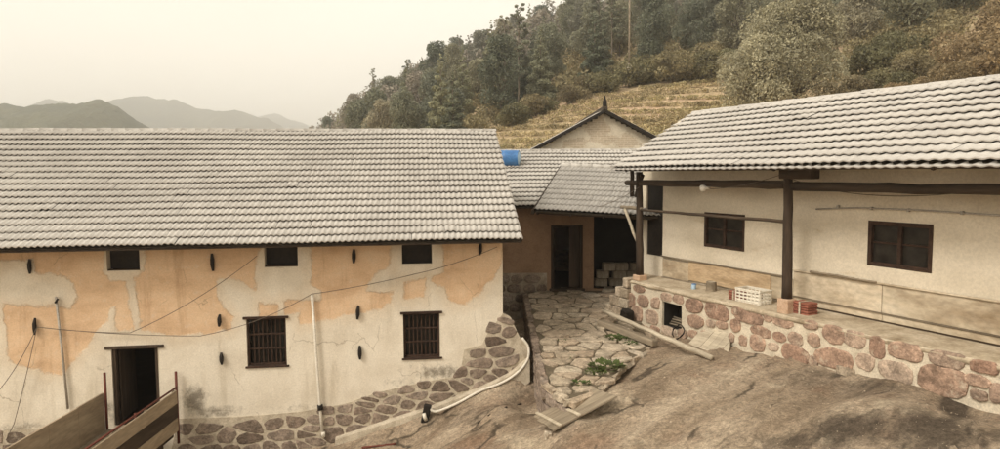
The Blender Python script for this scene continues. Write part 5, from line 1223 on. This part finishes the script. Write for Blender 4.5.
for x, y, u, v in vis:
    far = y > 150
    r = rg.random(); k = 'b' if r < .6 else ('f' if r < .93 else 'p')
    if cnt[k] >= 290: k = 'f'
    cnt[k] += 1
    P = rg.choice({'b': PB, 'f': PFI, 'p': PP}[k])
    zone = ('standing on the skyline spur of the wooded hill', 'spur') if (x < 4 and y > 128) else (('just above the scrub and tea terraces', 'edge') if u > 482 and v > tea_top(u) - 24 and u < 775 else (('on the slope above the terrace house roof', 'right slope') if u > 775 else ('within the hillside wood', 'middle')))
    look = {'b': ('spreading broadleaf tree', 'tall oval broadleaf tree', 'squat round broadleaf tree', 'slender broadleaf tree')[PB.index(P)] if k == 'b' else '', 'f': ('tall pointed fir', 'shorter pointed fir')[PFI.index(P)] if k == 'f' else '', 'p': 'thin sparse-crowned pine'}[k]
    place(P, x, y, rg.uniform(.75, 1.1), look + ' ' + zone[0], 'tree', look + 's, ' + zone[1] + ' of the wood', -.3, rg.uniform(.9, 1.12))
# the rest of the wood, farther up and along the spur, as one mass
V = []; FF = []; nn = 0
def addmass(x, y, s, sd):
    global nn
    v, f = leaves([(0, 0, 4.0, 2.4), (1.4, .6, 5.4, 1.8), (-1.3, -.5, 5.6, 1.7), (.2, -1.2, 6.8, 1.5), (-.6, 1.3, 3.2, 2.0)], 600, .32, sd, .4)
    V.append(v * s + np.array([x, y, float(hill_z(x, y)) - .8])); FF.append(f + nn); nn += len(v)
for i, (x, y, u, v) in enumerate(cand[330:]): addmass(x, y, rg.uniform(.85, 1.3), 1000 + i)
pts = []
tries = 0
while len(pts) < 420 and tries < 20000:
    tries += 1
    y = 110 + 150 * rg.random(); x = rg.uniform(-.42, 1.0) * y
    z = float(hill_z(x, y)); u, v = px(x, y, z)
    if u < 318 or v > 168 or v < -150: continue
    if u > 482 and v > tea_top(u) - 12 and u < 775: continue
    if any((x - a) ** 2 + (y - b) ** 2 < 16 for a, b in pts) : continue
    pts.append((x, y)); addmass(x, y, rg.uniform(.8, 1.25), 3000 + len(pts))
tag(ob('distant_wood', mesh('distant_wood', np.concatenate(V).tolist(), np.concatenate(FF).tolist(), 'leaf_wood')), 'distant wooded spur behind the hillside trees', 'wood', kind='stuff')
V = []; FF = []; nn = 0; k = 0; tries = 0
while k < 900 and tries < 30000:
    tries += 1; y = 52 + 150 * rg.random(); x = rg.uniform(-.35, .85) * y; z = float(hill_z(x, y)); u, v = px(x, y, z)
    if u < 315 or u > 1040 or v > 165 or v < -30 or (u > 482 and u < 775 and v > tea_top(u) - 2) or (u >= 775 and y < 44): continue
    vv, ff = leaves([(0, 0, .6, 1.2), (rg.uniform(-1, 1), rg.uniform(-1, 1), 1.0, 1.0), (rg.uniform(-1.4, 1.4), rg.uniform(-1.4, 1.4), .6, .9)], 190 if y > 80 else 420, .2 if y > 80 else .12, 7000 + k, .5)
    V.append(vv * rg.uniform(.8, 1.5) + np.array([x, y, z - .2])); FF.append(ff + nn); nn += len(vv); k += 1
tag(ob('undergrowth', mesh('undergrowth', np.concatenate(V).tolist(), np.concatenate(FF).tolist(), 'leaf_scrub')), 'undergrowth covering the ground beneath the hillside wood', 'undergrowth', kind='stuff')
# scrub band between tea and wood
sc = 0
for u in list(range(505, 745, 15)):
    for k in range(2):
        uu = u + rg.uniform(-6, 6); vv = tea_top(uu) - 2 - k * 7 + rg.uniform(-2, 2)
        d = ray(uu, vv); t = np.linspace(40, 200, 800); zz = CZ + d.z * t; hh = hill_z(d.x * t, d.y * t); kk = int(np.argmax(zz < hh)) if (zz < hh).any() else -1
        if kk < 0: continue
        place(rg.choice(PS), d.x * t[kk], d.y * t[kk], rg.uniform(.7, 1.25) * (1.2 if u > 600 else .8), 'leafy yellowish shrub along the upper edge of the tea terraces', 'shrub', 'shrubs above the tea terraces', -.1)
# tea rows on the terraces
def hillhit(u, v):
    d = ray(u, v); t = np.linspace(30, 200, 2000); zz = CZ + d.z * t; hh = hill_z(d.x * t, d.y * t); k = np.argmax(zz < hh); return Vector((d.x * t[k], d.y * t[k], zz[k]))
for r in range(15):
    v0 = 82 + r * 5.3; pts = []
    for u in np.arange(478, 762, 1.6):
        v = v0 + (640 - u) * .06 + 2.0 * math.sin(u * .03 + r)
        if v < tea_top(u) + 1.5 or v > 165 or rg.random() < .1 + .12 * math.sin(u * .11 + r * 1.7): continue
        p = hillhit(u, v); pts.append(p)
    if len(pts) < 8: continue
    cl = []; o0 = pts[0]
    for p in pts: q = p - o0; cl.append((q.x + rg.uniform(-.15, .15), q.y + rg.uniform(-.3, .3), q.z + .14, rg.uniform(.2, .42)))
    v, f = leaves(cl, len(cl) * 34, .085, 500 + r, .5, .9)
    o = ob('tea_row', mesh('tea_row', v.tolist(), f.tolist(), 'leaf_tea')); o.location = o0; tag(o, 'row of clipped tea bushes along a contour of the terraced slope', 'tea row', 'rows of tea on the terraced slope')
# the big olive-grey tree behind the terrace house
big = tree_proto('olive_tree', 'broad', 91, 8.6, 4.7, 26000, .1, 'leaf_olive', .3)
p = hd(795, 108, 53); place(big, p.x, p.y, 1.0, 'large dense olive-grey tree behind the ridge of the terrace house', 'tree', None, 0); big.location.z = p.z - .9; big.rotation_euler.z = .6
big2 = tree_proto('olive_tree', 'broad', 97, 5.8, 3.6, 13000, .1, 'leaf_olive', .2)
p = hd(755, 112, 51); place(big2, p.x, p.y, 1.0, 'smaller olive-grey tree beside the large one above the tea terraces', 'tree', None, 0); big2.location.z = p.z - .8
# russet bank of shrubs to the right
rus = [tree_proto('russet_shrub', 'bush', 95 + i, 3.2, 2.8, 6000, .09, 'leaf_rust', .06) for i in range(2)]
for i, (u, v, yy, s) in enumerate(((1000, 70, 38, 1.15), (965, 84, 38, .8), (1035, 45, 39, 1.3), (985, 50, 43, 1.0), (935, 88, 40, .6), (1010, 25, 46, 1.1), (1050, 90, 36, 1.1), (910, 92, 42, .5), (1045, 10, 46, 1.1))):
    p = hd(u, v, yy); r = place(rus[i % 2], p.x, p.y, s, 'russet-brown shrub on the bank above the terrace house roof', 'shrub', 'russet shrubs on the bank'); r.location.z = min(p.z - 1.2 * s, float(hill_z(p.x, p.y)) + 0.3)
for i, (u, v, yy, s) in enumerate(((850, 100, 47, .9), (868, 97, 48, 1.0), (884, 92, 47, .8), (897, 94, 45, .8), (912, 84, 47, .9), (925, 78, 49, 1.0), (875, 80, 54, 1.2), (905, 70, 56, 1.2))):
    p = hd(u, v, yy); r = place(PS[i % 2], p.x, p.y, s, 'dull green shrub between the olive-grey tree and the russet bank', 'shrub', 'green shrubs beside the russet bank')
# two tall pale pines and the lone tree at the tea edge
for u, v, yy, s, lab in ((519, 128, 82, 1.0, 'slim tall tree with pale bare trunk at the lower edge of the wood'), (612, 78, 92, 1.0, 'tall thin pine rising beside the utility pole')):
    p = hd(u, v, yy); r = place(PP[0], p.x, p.y, s, lab, 'tree'); r.location.z = float(hill_z(p.x, p.y)) - .2
# utility pole on the terraces
q = hillhit(629, 88)
po = empty('utility_pole', q); tag(po, 'slender grey utility pole with a small white box on the tea terraces', 'pole')
b = MB(); b.tube([(0, 0, -.8), (0, 0, 5), (0, 0, 12.5)], [.11, .1, .085], 10); b.ob('mast', 'wood_grey', po, True)
b = MB(); b.box(-.28, .28, -.32, -.13, 1.9, 2.6, .03); b.ob('meter_box', 'crate', po)
b = MB(); b.box(-.9, .9, -.06, .06, 11.6, 11.72, .01); b.ob('crossarm', 'wood_grey', po)
for xx in (-.75, 0, .75): b = MB(); b.tube([(xx, 0, 11.72), (xx, 0, 11.95)], [.06, .04], 8); b.ob('insulator', 'porcelain', po, True)

# ------------------------------------------------------------------ haze
hz_ = MB(); hz_.box(-3500, 3500, -2000, 3200, -60, 215); hb = hz_.ob('haze', None); tag(hb, kind='stuff')
hm = bpy.data.materials.new('haze'); hm.use_nodes = True; hn = hm.node_tree; hn.nodes.clear()
pv = hn.nodes.new('ShaderNodeVolumePrincipled'); pv.inputs['Color'].default_value = (0.96, 0.975, 1.0, 1); pv.inputs['Density'].default_value = HAZE; pv.inputs['Anisotropy'].default_value = 0.75
mo = hn.nodes.new('ShaderNodeOutputMaterial'); hn.links.new(pv.outputs[0], mo.inputs['Volume']); hb.data.materials.append(hm)
